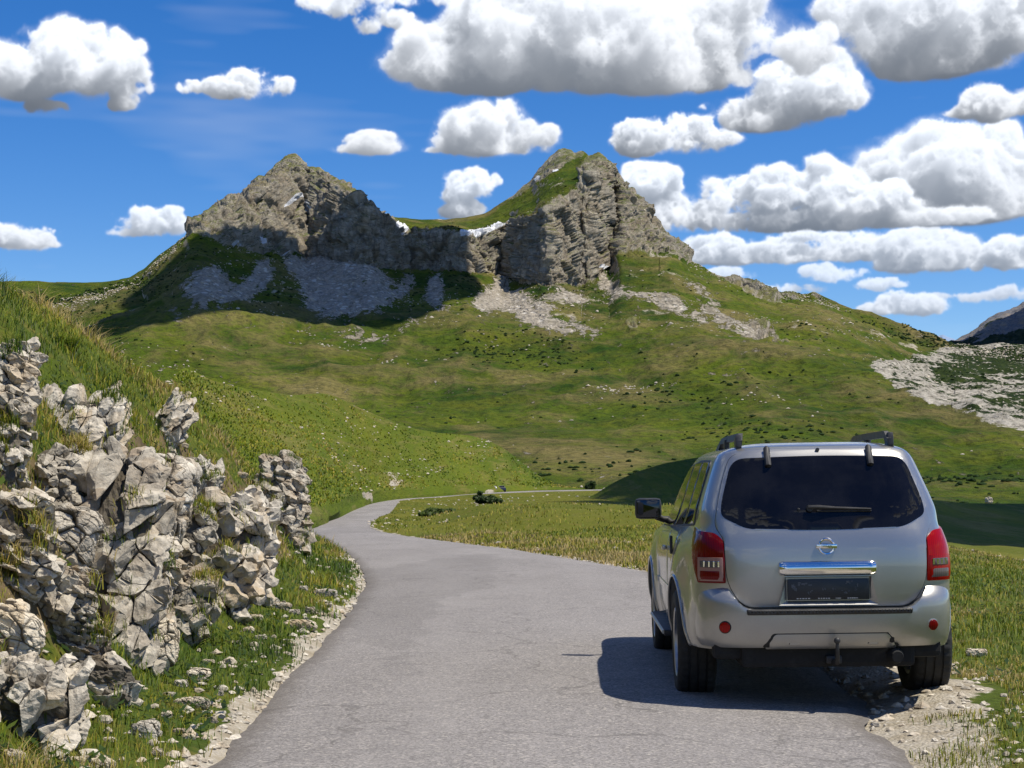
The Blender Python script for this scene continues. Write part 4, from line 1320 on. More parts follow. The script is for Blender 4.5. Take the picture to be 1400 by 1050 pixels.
    left = [(u_of_y(-.300, .80, -1, BUMP), .822, .01), (u_of_y(-.318, .70, -1, BUMP), .70, .01), (u_of_y(-.345, .60, -1, BUMP), .60, .01), (u_of_y(-.40, .50, -1, BUMP), .50, .01), (u_of_y(-.43, .425, -1, BUMP), .425, .03)]
    top_l = [(u_of_x(-.775, .822, BUMP), .822, .01), (u_of_x(-.640, .822, BUMP), .822, .03), (u_of_x(-.62, .775, BUMP), .775, .06), (u_of_x(-.53, .665, BUMP), .665, .06)]
    poly = left + [(-a, z, r) for a, z, r in left[::-1]] + [(-a, z, r) for a, z, r in top_l] + top_l[::-1]
    bmp = panel('bumper', rounded(poly, .02, 3), M['paint'], car, .0, .008, BUMP, .035, .05)
    sp = [(-.515, .633), (.515, .633), (.520, .668), (-.520, .668)]
    pad = panel('step_pad', rounded([(u_of_x(a, z, BUMP), z) for a, z in sp], .008), M['plastic'], bmp, .006, .022, BUMP, .03)
    bm = bmesh.new()
    for k in range(46):
        xx = -.50 + k * 1.0 / 45
        c = surf(np.array([u_of_x(xx, .652, BUMP)]), np.array([.652]), BUMP)[0]
        add_box(bm, (xx, c[1] - .029, .652), (.010, .008, .020), Matrix.Rotation(.5 if k % 2 else -.5, 4, 'Y'))
    from_bm('pad_ribs', bm, M['plastic'], pad)
    for sx in (-.652, .652):
        u0 = u_of_x(sx, .556, BUMP)
        cir = [(u0 + .040 * math.cos(t), .556 + .040 * math.sin(t)) for t in np.linspace(0, 2 * math.pi, 28, endpoint=False)]
        r1 = panel('reflector', cir, M['seam'] if sx < 0 else M['paint'], bmp, .006, .006, BUMP, .02)
        r1['label'] = 'round red reflector low on the bumper'
        cir = [(u0 + .033 * math.cos(t), .556 + .033 * math.sin(t)) for t in np.linspace(0, 2 * math.pi, 28, endpoint=False)]
        panel('lens', cir, M['red'] if sx < 0 else M['darkred'], r1, .010, .008, BUMP, .015)
    # lower insert: raised lip, recessed panel with two square covers
    ins = [(-.425, .428), (.445, .428), (.375, .520), (-.355, .520)]
    li = panel('lower_insert', rounded([(u_of_x(a, z, BUMP), z) for a, z in ins], .02), M['seam'], bmp, .0, .0135, BUMP, .04)
    ins2 = [(-.408, .420), (.428, .420), (.364, .511), (-.344, .511)]
    panel('insert_panel', rounded([(u_of_x(a, z, BUMP), z) for a, z in ins2], .02), M['paint'], bmp, .0, .0175, BUMP, .04)
    for a0 in (-.225, .255):
        for k_, (g, mt, o_) in enumerate(((.0, M['seam'], .0183), (.005, M['paint'], .0195))):
            q = [(a0 - .052 + g, .438 + g), (a0 + .052 - g, .438 + g), (a0 + .052 - g, .492 - g), (a0 - .052 + g, .492 - g)]
            panel('tow_cover', rounded([(u_of_x(a, z, BUMP), z) for a, z in q], .008), mt, bmp, .0, o_, BUMP, .05)
    # tow hitch
    bm = bmesh.new()
    bmesh.ops.create_uvsphere(bm, u_segments=16, v_segments=12, radius=.021, matrix=Matrix.Translation((.03, -1.075, .475)))
    add_tube(bm, [(.03, -1.075, .455), (.03, -1.075, .37), (.03, -1.04, .335), (.03, -.90, .325), (.03, -.4, .33)], [.011, .014, .018, .022, .026], 10)
    add_box(bm, (.03, -.90, .34), (.10, .08, .05), None, .01)
    from_bm('tow_hitch', bm, M['plastic'], car, 40)
    # ---- lights
    for sd in (-1, 1):
        tl = [(.800, .830, .008), (.637, .830, .008), (.643, 1.098, .02), (.690, 1.146, .03), (.795, 1.176, .010)]
        P_ = [(sd * u_of_x(a, z), z, r) for a, z, r in tl]
        if sd > 0: P_ = P_[::-1]
        t = panel('taillight', rounded(P_, .015), M['darkred'] if sd < 0 else M['red'], car, .004, .010, BODY, .025)  # left lamp takes the darker red: shade put into its colour
        t['label'] = 'upright red taillight wrapped round the ' + ('left' if sd < 0 else 'right') + ' rear corner'
        bx = [('lens_frame', .648, .794, .842, .992, .0125, M['lensframe'] if sd < 0 else M['red']), ('clear_lens', .656, .786, .925, .983, .0155, M['clear']), ('lower_lens', .656, .786, .851, .915, .0155, M['darkred'] if sd < 0 else M['clear'])]
        for nm, a0, a1, z0, z1, o, mt in bx:
            q = [(sd * u_of_x(a1, z0), z0), (sd * u_of_x(a0, z0), z0), (sd * u_of_x(a0, z1), z1), (sd * u_of_x(a1, z1), z1)]
            panel(nm, rounded(q if sd < 0 else q[::-1], .006), mt, t, .006, o, BODY, .03)
        for k in range(4):
            uu = sd * u_of_x(.675 + .027 * k, .95); c = surf(np.array([uu]), np.array([.95]))[0] + surf_n(np.array([uu]), np.array([.95]))[0] * .0215
            bm = bmesh.new(); add_box(bm, c, (.012, .006, .038), None, .002)
            from_bm('bulb_reflector', bm, M['chrome'], t)
    # ---- sides
    for sd in (-1, 1):
        def Y(pts): return [(u_of_y(y_, z_, sd), z_, *r) for y_, z_, *r in pts]
        band = [(-.36, 1.185, .05), (.2, 1.165, .02), (1.60, 1.130, .02), (2.18, 1.120, .03), (1.70, 1.50, .1), (1.36, 1.600, .08), (.6, 1.632, .1), (-.25, 1.622, .06)]
        panel('window_surround', rounded(Y(band), .03), M['plastic'], car, .002, .004, BODY, .05)
        for pl in ([(-.335, 1.198, .04), (.235, 1.178, .02), (.30, 1.612, .03), (-.235, 1.604, .05)],
                   [(.300, 1.175, .02), (1.005, 1.152, .02), (1.02, 1.608, .03), (.365, 1.612, .03)],
                   [(1.085, 1.150, .02), (2.10, 1.126, .03), (1.68, 1.485, .06), (1.35, 1.585, .05), (1.095, 1.604, .03)]):
            g = panel('side_window', rounded(Y(pl), .03), M['glass'], car, .003, .007, BODY, .05)
        for pl in ([(.50, .56, .05), (1.00, .47, .02), (1.02, 1.115, .02), (.26, 1.14, .02), (.24, 1.0, .05), (.46, .84, .05)],
                   [(1.045, .47, .02), (2.20, .50, .04), (2.24, 1.075, .05), (1.05, 1.112, .02)]):
            d = panel('door', rounded(Y(pl), .03), M['paint'], car, .001, .006, BODY, .06, soft=.2)
            bm = bmesh.new()
            yy = 1.18 if pl[0][0] > 1 else .36
            c = surf(np.array([u_of_y(yy, .98, sd)]), np.array([.98]))[0]
            if pl[0][0] > 1: add_box(bm, (c[0] + sd * .025, c[1], .98), (.03, .17, .035), None, .01)
            else: add_box(bm, (c[0] + sd * .016, c[1], 1.03), (.02, .06, .13), None, .008)
            from_bm('door_handle', bm, M['paint'] if pl[0][0] > 1 else M['plastic'], d, 40)
        mo = [(.52, .665), (2.18, .665), (2.20, .712), (.50, .712)]
        panel('side_moulding', rounded(Y(mo), .01), M['paint'], car, .004, .016, BODY, .06)
        # lip round each wheel arch
        for yc in WHEEL_Y:
            bm = bmesh.new()
            pts = []
            for t_ in np.linspace(-.10, math.pi + .10, 40):
                y_, z_ = yc + .447 * math.cos(t_), .385 + .447 * math.sin(t_)
                if z_ < .42: z_ = max(z_, .40)
                c = surf(np.array([u_of_y(y_, z_, sd)]), np.array([z_]))[0]
                pts.append((c[0] + sd * .002, y_, z_))
            add_tube(bm, pts, .011, 8)
            from_bm('arch_lip', bm, M['paint'], car, 60)
        # running board with a bright edge
        bm = bmesh.new()
        add_box(bm, (sd * .87, 1.42, .385), (.17, 1.72, .045), None, .012)
        for yy in (.8, 1.42, 2.0): add_box(bm, (sd * .72, yy, .40), (.20, .06, .04))
        rb = from_bm('running_board', bm, M['plastic'], car, 40)
        bm = bmesh.new(); add_tube(bm, [(sd * .957, .60, .388), (sd * .957, 2.25, .388)], .014, 10)
        from_bm('board_edge', bm, M['alloy'], rb, 40)
        # mirror
        bm = bmesh.new()
        add_box(bm, (sd * .985, 1.96, 1.262), (.215, .10, .170), None, .040)
        add_tube(bm, [(sd * .80, 2.02, 1.165), (sd * .87, 1.99, 1.175), (sd * .92, 1.97, 1.20)], [.030, .025, .030], 8)
        mr = from_bm('side_mirror', bm, M['plastic'], car, 50)
        bm = bmesh.new(); add_box(bm, (sd * .985, 1.908, 1.262), (.185, .006, .140), None, .002)
        for v in bm.verts: v.co.y += (v.co.x - sd * .985) * .12 * sd
        from_bm('mirror_glass', bm, M['mirror'], mr, 40)
        # roof rail: raised bar on three feet, tapering into the roof
        bm = bmesh.new()
        xr = sd * .500
        def roof_z(y_): return 1.700 - .010 * max(0, y_ - .2) - .05 * max(0, -.45 - y_)
        st = np.linspace(-.56, 1.02, 30)
        secs = []
        for y_ in st:
            e0, e1 = (y_ + .56), (1.02 - y_)
            hh = .098 * min(1, (e0 / .05 + .55)) * min(1, e1 / .34) ** .6 if e1 > .001 else 0
            zt = roof_z(y_) + max(.012, hh); zb = zt - (.045 if .10 < e0 and e1 > .32 else max(.012, hh) + .02)
            w_ = .018
            secs.append([bm.verts.new((xr + sx * w_ - sd * .02 * (zq - 1.70) / .1, y_, zq)) for sx, zq in ((-1, zb), (1, zb), (.8, zt), (-.8, zt))])
        for s0, s1 in zip(secs, secs[1:]):
            for k in range(4): bm.faces.new([s0[k], s0[(k + 1) % 4], s1[(k + 1) % 4], s1[k]])
        bm.faces.new(secs[0]); bm.faces.new(secs[-1][::-1])
        add_box(bm, (xr, -.50, 1.735), (.040, .12, .09), Matrix.Rotation(R(-10), 4, 'X'), .01)
        add_box(bm, (xr, .28, 1.73), (.036, .09, .09), None, .01)
        bmesh.ops.recalc_face_normals(bm, faces=bm.faces[:])
        from_bm('roof_rail', bm, M['railgrey'], car, 35)
    # ---- underneath
    bm = bmesh.new()
    add_box(bm, (0, 1.35, .40), (1.10, 4.5, .22), None, .03)
    add_box(bm, (0, -.62, .42), (1.45, .50, .16), None, .04)
    add_tube(bm, [(-.78, 0, .375), (.78, 0, .375)], .06, 12)
    add_tube(bm, [(-.78, 2.85, .375), (.78, 2.85, .375)], .05, 12)
    bmesh.ops.create_uvsphere(bm, u_segments=16, v_segments=10, radius=.15, matrix=Matrix.Translation((0, 0, .375)) @ Matrix.Diagonal((1, 1.1, .9, 1)))
    bmesh.ops.create_cone(bm, cap_ends=True, segments=40, radius1=.33, radius2=.34, depth=.17, matrix=Matrix.Translation((.05, -.48, .37)))
    add_tube(bm, [(.42, -1.0, .36), (.42, -.7, .36), (.40, .2, .33)], [.035, .10, .10], 14)
    for sx in (-.45, .45):
        add_box(bm, (sx, .4, .34), (.09, 2.4, .12))
        add_tube(bm, [(sx * 1.2, .02, .30), (sx * 1.15, .05, .62)], .045, 10)
    from_bm('underbody', bm, M['under'], car)
    for sd in (-1, 1):
        for yc in WHEEL_Y:
            build_wheel(car, sd * .785, yc, sd)
    return car
# ------------------------------------------------------------------ limestone: outcrops, boulders, loose stones
def mat_rock(name, dark, lite, warm):
    m, nb, b = material(name); p = nb.pos()
    n1 = nb.noise(p, 1.3, 6, .65); n2 = nb.noise(p, 7.0, 6, .7); n3 = nb.noise(p, 45.0, 4, .7)
    st = nb.noise(nb.mapping(p, (1, 1, 4), (.5, -.35, 0)), 3.0, 6, .7, .6)
    c = nb.mix(nb.ramp(n2, .32, .66), dark, lite)
    c = nb.mix(nb.ramp(st, .55, .72), c, nb.mix(.6, c, dark))
    c = nb.mix(nb.ramp(n1, .50, .68), c, nb.mix(.5, c, warm))
    c = nb.mix(nb.ramp(n3, .62, .74), c, nb.mix(.4, c, (.60, .57, .50)))
    vc = nb.n('ShaderNodeSeparateColor', i_0=nb.vor(p, 6.5, 1)); vc2 = nb.n('ShaderNodeSeparateColor', _o=1, i_0=nb.vor(p, 6.5, 1))
    c = nb.mix(nb.math('MULTIPLY', nb.ramp(vc, .55, 1.0), .55), c, nb.mix(.5, c, dark))
    c = nb.mix(nb.math('MULTIPLY', nb.ramp(vc2, .60, 1.0), .60), c, warm)
    lich = nb.noise(p, 3.6, 7, .75, .5)
    c = nb.mix(nb.math('MULTIPLY', nb.ramp(lich, .56, .66), .65), c, (.17, .16, .13))
    c = nb.mix(nb.math('MULTIPLY', nb.ramp(nb.noise(nb.mapping(p, (1, 1, .3)), 2.2, 6, .7), .60, .72), .7), c, (.36, .25, .12))
    # grey lichen above; crevice shade and soil brown put into the joint colour
    c = nb.mix(nb.math('MULTIPLY', nb.ramp(nb.attr('joint'), .35, .85), .9), c, (.040, .032, .022))
    nb.set(b.inputs['Base Color'], c)
    b.inputs['Roughness'].default_value = .9
    b.inputs['Specular IOR Level'].default_value = .2
    nb.set(b.inputs['Normal'], nb.bump(nb.math('ADD', nb.math('MULTIPLY', n2, 1.2), nb.math('MULTIPLY', n3, .6)), .55, .025))
    return m
M['lime'] = mat_rock('limestone', (.25, .225, .185), (.74, .675, .56), (.42, .32, .20))
M['lime_dark'] = mat_rock('weathered_limestone', (.18, .16, .13), (.60, .545, .445), (.30, .22, .14))
M['lime_cream'] = mat_rock('cream_limestone', (.50, .43, .32), (.78, .70, .56), (.50, .37, .21))

def facets(p, size, amp, s, tilt=.8, crack=.35):
    """Fractured blocks: every cell is a flat face of its own height and slant, split from its neighbours by a joint."""
    f1, f2, cid, off = voronoi(p / size, s)
    a = cid * 6.2831 * 3.0; b = (cid * 17.3) % 1.0 * 2 - 1
    t = np.stack([np.cos(a), np.sin(a), b], -1)
    h = (((cid * 9.7) % 1.0) - .5) * 1.3 + tilt * (off * t).sum(-1)
    j = np.exp(-((f2 - f1) / .07) ** 2)
    return amp * (h - crack * j), j

def rock_body(n_u, n_v, rad, seed, lump=.25, f=(.62, .22, .085), amps=(.20, .085, .026), dip=(.5, -.35), box=.55, flat=1.0):
    th = np.linspace(0, 2 * math.pi, n_u, endpoint=False)
    ph = np.linspace(.02, math.pi - .02, n_v)
    TH, PH = np.meshgrid(th, ph)
    d = np.stack([np.sin(PH) * np.cos(TH), np.sin(PH) * np.sin(TH), np.cos(PH)], -1).reshape(-1, 3)
    e = 2 + 2.2 * box
    k = (np.abs(d) ** e).sum(-1) ** (-1 / e)
    p = d * (.3 + .7 * k)[:, None] * np.array(rad)
    off = np.array([seed * 3.17, seed * 1.91, seed * 2.53])
    m = max(rad)
    l = fbm(p / (m * .75) + off, 3, seed) * lump
    p = p * (1 + l)[:, None]
    cx, cy = math.cos(dip[0]), math.sin(dip[0]); ex, ey = math.cos(dip[1]), math.sin(dip[1])
    Rm = np.array([[ex, 0, ey], [0, 1, 0], [-ey, 0, ex]]) @ np.array([[1, 0, 0], [0, cx, -cy], [0, cy, cx]])
    nrm = d / np.array(rad); nrm = nrm / np.linalg.norm(nrm, axis=1, keepdims=True)
    joint = np.zeros(len(p))
    for q, (sz, am) in enumerate(zip(f, amps)):
        w = p + .12 * sz * np.stack([vnoise(p / sz * .9 + off + 3 * a_, seed + a_) for a_ in range(3)], -1)
        pp = (w @ Rm.T + off) * np.array([1, 1, 1.7])
        h, j = facets(pp, sz, am, seed * 7 + q, .9, .4)
        p = p + nrm * h[:, None]
        joint = np.maximum(joint, j * (1.0, .8, .5)[q])
    p = p + nrm * (.006 * fbm(p / .05 + off, 2, seed + 5))[:, None] * min(1.0, m)
    a = np.arange(n_u * n_v).reshape(n_v, n_u)
    b = np.roll(a, -1, 1)
    F = np.stack([a[:-1], a[1:], b[1:], b[:-1]], -1).reshape(-1, 4)
    n0 = len(p)
    p = np.concatenate([p, [p[a[0]].mean(0)], [p[a[-1]].mean(0)]])
    joint = np.concatenate([joint, [0, 0]])
    T1 = np.stack([a[0], b[0], np.full(n_u, n0)], -1); T2 = np.stack([b[-1], a[-1], np.full(n_u, n0 + 1)], -1)
    return p, [F, np.concatenate([T1, T2])], joint

M['shrubmass'] = simple('dwarf_shrub', (.016, .032, .008), .9, spec=.1)
# photo centre, half sizes in photo pixels, material, box, lean, sinking, label
OUTCROPS = [
 (8, 580, 38, 118, 'lime', .7, 0.0, .30, 'tall pale rock pillar cut by the left edge of the photo, below the grass crest'),
 (112, 592, 60, 56, 'lime', .6, .1, .10, 'big jutting white rock head, highest of the wall beside the dark grassy gully'),
 (120, 655, 44, 48, 'lime_dark', .4, .25, .22, 'slanting grey slab tapering down under the jutting white rock head'),
 (160, 770, 66, 150, 'lime_dark', .8, 0.0, .30, 'largest grey layered rock column in the middle of the wall'),
 (28, 742, 56, 72, 'lime', .5, -.1, .15, 'bulging rock with a dark hollow beneath, between pillar and layered column'),
 (16, 868, 42, 46, 'lime_cream', .3, 0.0, .25, 'smooth cream coloured rock face at the left edge above the lowest blocks'),
 (42, 968, 76, 62, 'lime', .6, 0.0, .22, 'lowest left outcrop of squarish blocks with a dark cleft at its foot'),
 (250, 835, 40, 52, 'lime_dark', .6, .15, .15, 'blocky rock with a shaded underside, nearest the road at the wall foot'),
 (214, 893, 26, 46, 'lime_cream', .1, .25, .20, 'smooth cream cone of rock leaning against the wall foot'),
 (214, 690, 50, 76, 'lime', .7, .1, .35, 'jumble of small white blocks right of the slanting grey slab'),
 (302, 768, 60, 84, 'lime', .7, .1, .15, 'broad outcrop of stacked fractured blocks above the flat slab in the grass'),
 (338, 708, 38, 34, 'lime', .3, 0.0, .10, 'rounded pale boulder resting on top of the stacked fractured blocks'),
 (388, 690, 33, 66, 'lime_dark', .7, -.1, .05, 'dark rock stack at the right end of the wall, next to the road bend'),
 (233, 582, 24, 42, 'lime', .7, .3, .15, 'small leaning rock fin alone in the upper grass'),
 (92, 845, 42, 66, 'lime_dark', .7, 0.0, .35, 'grey rock rib between the cream face and the layered column'),
 (140, 935, 46, 40, 'lime', .7, 0.0, .25, 'low broken ledge at the foot of the layered column'),
 (270, 668, 34, 34, 'lime', .7, .2, .3, 'low broken ledge in the grass above the stacked fractured blocks'),
 (78, 668, 34, 60, 'lime_dark', .7, .1, .55, 'dark recessed blocks in the gully between left pillar and jutting head'),
 (92, 742, 40, 50, 'lime', .6, .1, .42, 'white blocks under the slanting grey slab'),
 (205, 790, 34, 60, 'lime', .8, .05, .45, 'narrow white rib right of the layered column'),
 (252, 735, 34, 54, 'lime_dark', .7, .1, .55, 'shaded recess of grey blocks left of the stacked fractured blocks'),
 (66, 815, 40, 44, 'lime_dark', .6, 0.0, .55, 'dark hollow lined with small blocks above the lowest left outcrop'),
 (176, 668, 30, 46, 'lime', .7, .15, .35, 'upper white blocks stepping up beside the jutting rock head'),
 (345, 790, 26, 50, 'lime', .7, 0.0, .40, 'low blocks at the right foot of the stacked fractured blocks'),
 (118, 890, 34, 40, 'lime', .7, 0.0, .45, 'broken blocks between the grey rib and the low ledge'),
]
ROCK_DISCS = []
ROCK_TOPS = []
_TRI = {}
def _cell(c, nb_pts, shrink):
    """Convex block: the half-space cell of c among its neighbours. Returns corner points."""
    d = nb_pts - c
    L = np.linalg.norm(d, axis=1)
    n = d / L[:, None]; h = L * .5 * shrink
    k = len(n)
    if k not in _TRI:
        from itertools import combinations
        _TRI[k] = np.array(list(combinations(range(k), 3)))
    t = _TRI[k]
    A = n[t]; b = h[t]
    det = np.linalg.det(A)
    ok = np.abs(det) > 1e-3
    x = np.linalg.solve(A[ok], b[ok][..., None])[..., 0]
    ins = (x @ n.T <= h[None] + 1e-7).all(1)
    return c + x[ins]

def block_mass(rad, seed, size, bed=1.9, dip=(.35, -.45), lump=.28, box=.4, lean=0.0, detail=2):
    """Rock mass split along joints into blocks of several sizes, packed inside one bulging outline."""
    rng = np.random.default_rng(seed)
    rad = np.array(rad, float)
    cx, sx = math.cos(dip[0]), math.sin(dip[0]); cy, sy = math.cos(dip[1]), math.sin(dip[1])
    Rm = np.array([[cy, 0, sy], [0, 1, 0], [-sy, 0, cy]]) @ np.array([[1, 0, 0], [0, cx, -sx], [0, sx, cx]])
    Sc = np.diag([1, 1, bed])
    off = np.array([seed * 3.17, seed * 1.91, seed * 2.53])
    e = 2 + 2.2 * box
    m = max(rad)
    S = Rm.T @ Sc
    iR = np.linalg.inv(S)
    lim = 1.6 * rad
    cor = np.array([[x, y, z] for x in (-1, 1) for y in (-1, 1) for z in (-1, 1)]) * lim @ S
    ax = [np.arange(cor[:, k].min(), cor[:, k].max() + size, size) for k in range(3)]
    G = np.stack(np.meshgrid(*ax, indexing='ij'), -1)
    G[1::2, :, :, 1] += size * .5; G[:, :, 1::2, 0] += size * .5
    W = G.reshape(-1, 3)
    W = W + (rng.random(W.shape) - .5) * size * .85
    P = W @ iR
    g = (np.abs(P / rad) ** e).sum(1) ** (1 / e) / (1 + lump * fbm(P / (m * .6) + off, 3, seed + 2))
    # thin the points unevenly so block sizes vary from big to small
    keep = (g < 1.75) & (P[:, 1] < 1.0 * rad[1]) & (rng.random(len(P)) < np.clip(.74 + 1.5 * fbm(P / (size * 4.0) + off, 2, seed + 1), .22, 1))
    W, P, g = W[keep], P[keep], g[keep]
    emit = np.where((g < 1.0) & (g > .58) & (P[:, 1] < .30 * rad[1]))[0]
    bm = bmesh.new()
    for i in emit:
        d2 = ((W - W[i]) ** 2).sum(1)
        k = min(21, len(d2) - 1)
        nn = np.argpartition(d2, k)[:k + 1]
        nn = nn[nn != i][:20]
        if len(nn) < 12: continue
        v = _cell(W[i], W[nn], rng.uniform(.88, .985))
        if len(v) < 5 or np.linalg.norm(v - W[i], axis=1).max() > 2.3 * size: continue
        v = v @ iR
        vs = [bm.verts.new(q) for q in v]
        try:
            r = bmesh.ops.convex_hull(bm, input=vs, use_existing_faces=False)
        except Exception:
            continue
        dead = [q for q in set(r['geom_interior'] + r['geom_unused']) if isinstance(q, bmesh.types.BMVert)]
        if dead: bmesh.ops.delete(bm, geom=dead, context='VERTS')
    bmesh.ops.remove_doubles(bm, verts=bm.verts[:], dist=size * .012)
    bmesh.ops.dissolve_limit(bm, angle_limit=.09, verts=bm.verts[:], edges=bm.edges[:])
    es = [q for q in bm.edges if len(q.link_faces) == 2 and q.calc_length() > size * .12]
    bmesh.ops.bevel(bm, geom=es, offset=size * .045, segments=1, affect='EDGES', clamp_overlap=True)
    bmesh.ops.triangulate(bm, faces=bm.faces[:])
    for _ in range(detail):
        le = size * (.34 if _ == 0 else .22)
        es = [q for q in bm.edges if q.calc_length() > le]
        if es: bmesh.ops.subdivide_edges(bm, edges=es, cuts=1, use_grid_fill=False)
        bmesh.ops.triangulate(bm, faces=bm.faces[:])
    bm.verts.ensure_lookup_table(); bm.normal_update()
    V = np.array([q.co for q in bm.verts]); N = np.array([q.normal for q in bm.verts])
    F = np.array([[q.index for q in fc.verts] for fc in bm.faces])
    bm.free()
    h1, j1 = facets((V + off) @ Rm.T * np.array([1, 1, 1.8]), size * .55, size * .085, seed + 5, .9, .5)
    V = V + N * (h1 * 1.0 + size * .06 * fbm(V / (size * .5) + off, 3, seed + 6))[:, None]
    J = j1 * .6
    return V, F, J

def place_rock(name, px, py, hx, hy, mat, seed, sink=.2, box=.5, lean=0.0, deep=.9, blk=None, lump=.25, label=None, cat='rock', group=None, bed=1.8, core=True, detail=2):
    g = hit(px, min(py + .55 * hy, 1046))
    d = min(g[1], 60.0)
    rx, rz = hx * d / FPX, hy * d / FPX
    ry = deep * min(rx, rz) * (1 if rz < 1.6 * rx else 1.25)
    c = np.array(at(px, py, d + ry * sink))
    size = blk or float(np.clip(.40 * min(rx, rz), .07, .185)) * (1 + .25 * math.sin(seed * 2.4))
    bed = (1.7, .70, 1.4, .8, 2.0)[seed % 5]
    V, F, J = block_mass((rx, ry, rz), seed, size, bed, (rng_dip(seed), -.30 + .5 * lean), lump, box, lean, detail)
    Fs = [F]
    if core:
        n = len(V)
        V2, F2, J2 = rock_body(64, 44, (rx * .86, ry * .86, rz * .86), seed, lump, (.5 * rx, .2 * rx, .09 * rx), (.02, .012, .006), box=box)
        V = np.concatenate([V, V2]); J = np.concatenate([J, np.full(len(V2), .80)])
        Fs += [q + n for q in F2]
    V[:, 0] += lean * V[:, 2]
    V[:, 1] += .42 * V[:, 2] * (rz > .3)
    o = link(name, raw_mesh(name, V, Fs, False, dict(joint=J)), M[mat])
    o.location = c
    tag(o, label, cat, group)
    nv = len(V) - (len(V2) if core else 0)
    Fm = F; nrm = np.cross(V[Fm[:, 1]] - V[Fm[:, 0]], V[Fm[:, 2]] - V[Fm[:, 0]]); up = nrm[:, 2] / np.maximum(np.linalg.norm(nrm, axis=1), 1e-9)
    ROCK_TOPS.append(V[Fm[up > .72]].mean(1) + c)
    ROCK_DISCS.append((c[0], c[1], rx, ry))
    return o
def rng_dip(seed): return .25 + .5 * ((seed * 0.618) % 1.0)

def place_smooth(name, px, py, hx, hy, mat, seed, sink, box, lean, label, cat='rock', group=None, deep=.9):
    g = hit(px, min(py + .55 * hy, 1046)); d = min(g[1], 60.0)
    rx, rz = hx * d / FPX, hy * d / FPX; ry = deep * min(rx, rz)
    k = min(rx, rz)
    V, F, J = rock_body(300, 260, (rx, ry, rz), seed, .16, (1.1 * k, .42 * k, .13 * k), (.16 * k, .055 * k, .010 * k), box=box)
    V[:, 0] += lean * V[:, 2]; V[:, 1] += .42 * V[:, 2] * (rz > .3)
    o = link(name, raw_mesh(name, V, F, False, dict(joint=J * .8)), M[mat])
    o.location = np.array(at(px, py, d + ry * sink))
    tag(o, label, cat, group)
    ROCK_DISCS.append((o.location[0], o.location[1], rx, ry))
    return o

BOULDERS = [
 (408, 856, 24, 8, 'lime_cream', 'long flat pale slab lying in the grass near the road edge'),
 (384, 830, 14, 7, 'lime', 'flat pale stone just above the long flat slab'),
 (445, 812, 16, 7, 'lime', 'pale flat stone nearest the road edge, above the long flat slab'),
 (272, 925, 15, 11, 'lime_cream', 'square cream stone at the foot of the rock wall'),
 (200, 1000, 19, 14, 'lime', 'biggest cracked white block in the grass at the bottom left'),
 (262, 962, 26, 8, 'lime_cream', 'flat cream slab between cracked white block and road edge'),
 (120, 1044, 36, 10, 'lime_cream', 'flat cream slab cut by the bottom edge of the photo'),
 (14, 1036, 22, 10, 'lime', 'pale slab in the bottom left corner'),
 (1190 + 145, 893, 14, 6, 'lime_cream', 'pale boulder in the grass right of the car'),
 (383, 634, 9, 6, 'lime_cream', 'cream stone perched above the dark rock stack'),
]
SMALL = [(425, 836), (450, 828), (455, 842), (340, 862), (322, 880), (300, 948), (228, 978), (245, 1000), (170, 980), (150, 1012), (285, 905), (350, 845), (372, 822), (402, 838), (248, 935), (232, 950), (290, 985), (90, 1018), (60, 1040), (415, 805), (262, 630), (300, 655), (330, 650), (250, 610), (196, 620), (356, 872), (312, 905), (184, 960), (215, 1030), (258, 1008)]
def build_rocks():
    for i, (x, y, hx, hy, mt, box, lean, sink, lab) in enumerate(OUTCROPS):
        if mt == 'lime_cream' or 'slanting' in lab:
            place_smooth('rock_outcrop', x, y, hx, hy, mt, 200 + i, sink, box, lean, lab)
        else:
            place_rock('rock_outcrop', x, y, hx, hy, mt, 200 + i, sink, box, lean, label=lab)
    for i, (x, y, hx, hy, mt, lab) in enumerate(BOULDERS):
        place_smooth('boulder', x, y, hx, hy, mt, 300 + i, .25, .7, 0, lab, 'boulder', deep=1.1)
    for i, (px, py, d, w, lab) in enumerate([(1352, 684, 405, 1.9, 'higher of two white boulders on the far valley slope right of the car'), (1393, 697, 392, 1.9, 'lower of two white boulders on the far valley slope, nearest the right edge')]):
        V, F, J = rock_body(60, 40, (w * .5, w * .5, w * .42), 390 + i, .2, (.9, .4, .15), (.12, .05, .02), box=.8)
        o = link('boulder', raw_mesh('boulder', V, F, False, dict(joint=J * .5)), M['lime']); o.location = at(px, py, d); tag(o, lab, 'boulder')
    for i, (x, y) in enumerate(SMALL):
        place_smooth('stone', x, y, random.uniform(5, 10), random.uniform(3.5, 6), random.choice(('lime', 'lime_cream')), 330 + i, .2, .7, 0,
                     'fist to head sized pale stone lying in the grass below the rock wall', 'stone', 'loose stones below the rock wall', 1.1)

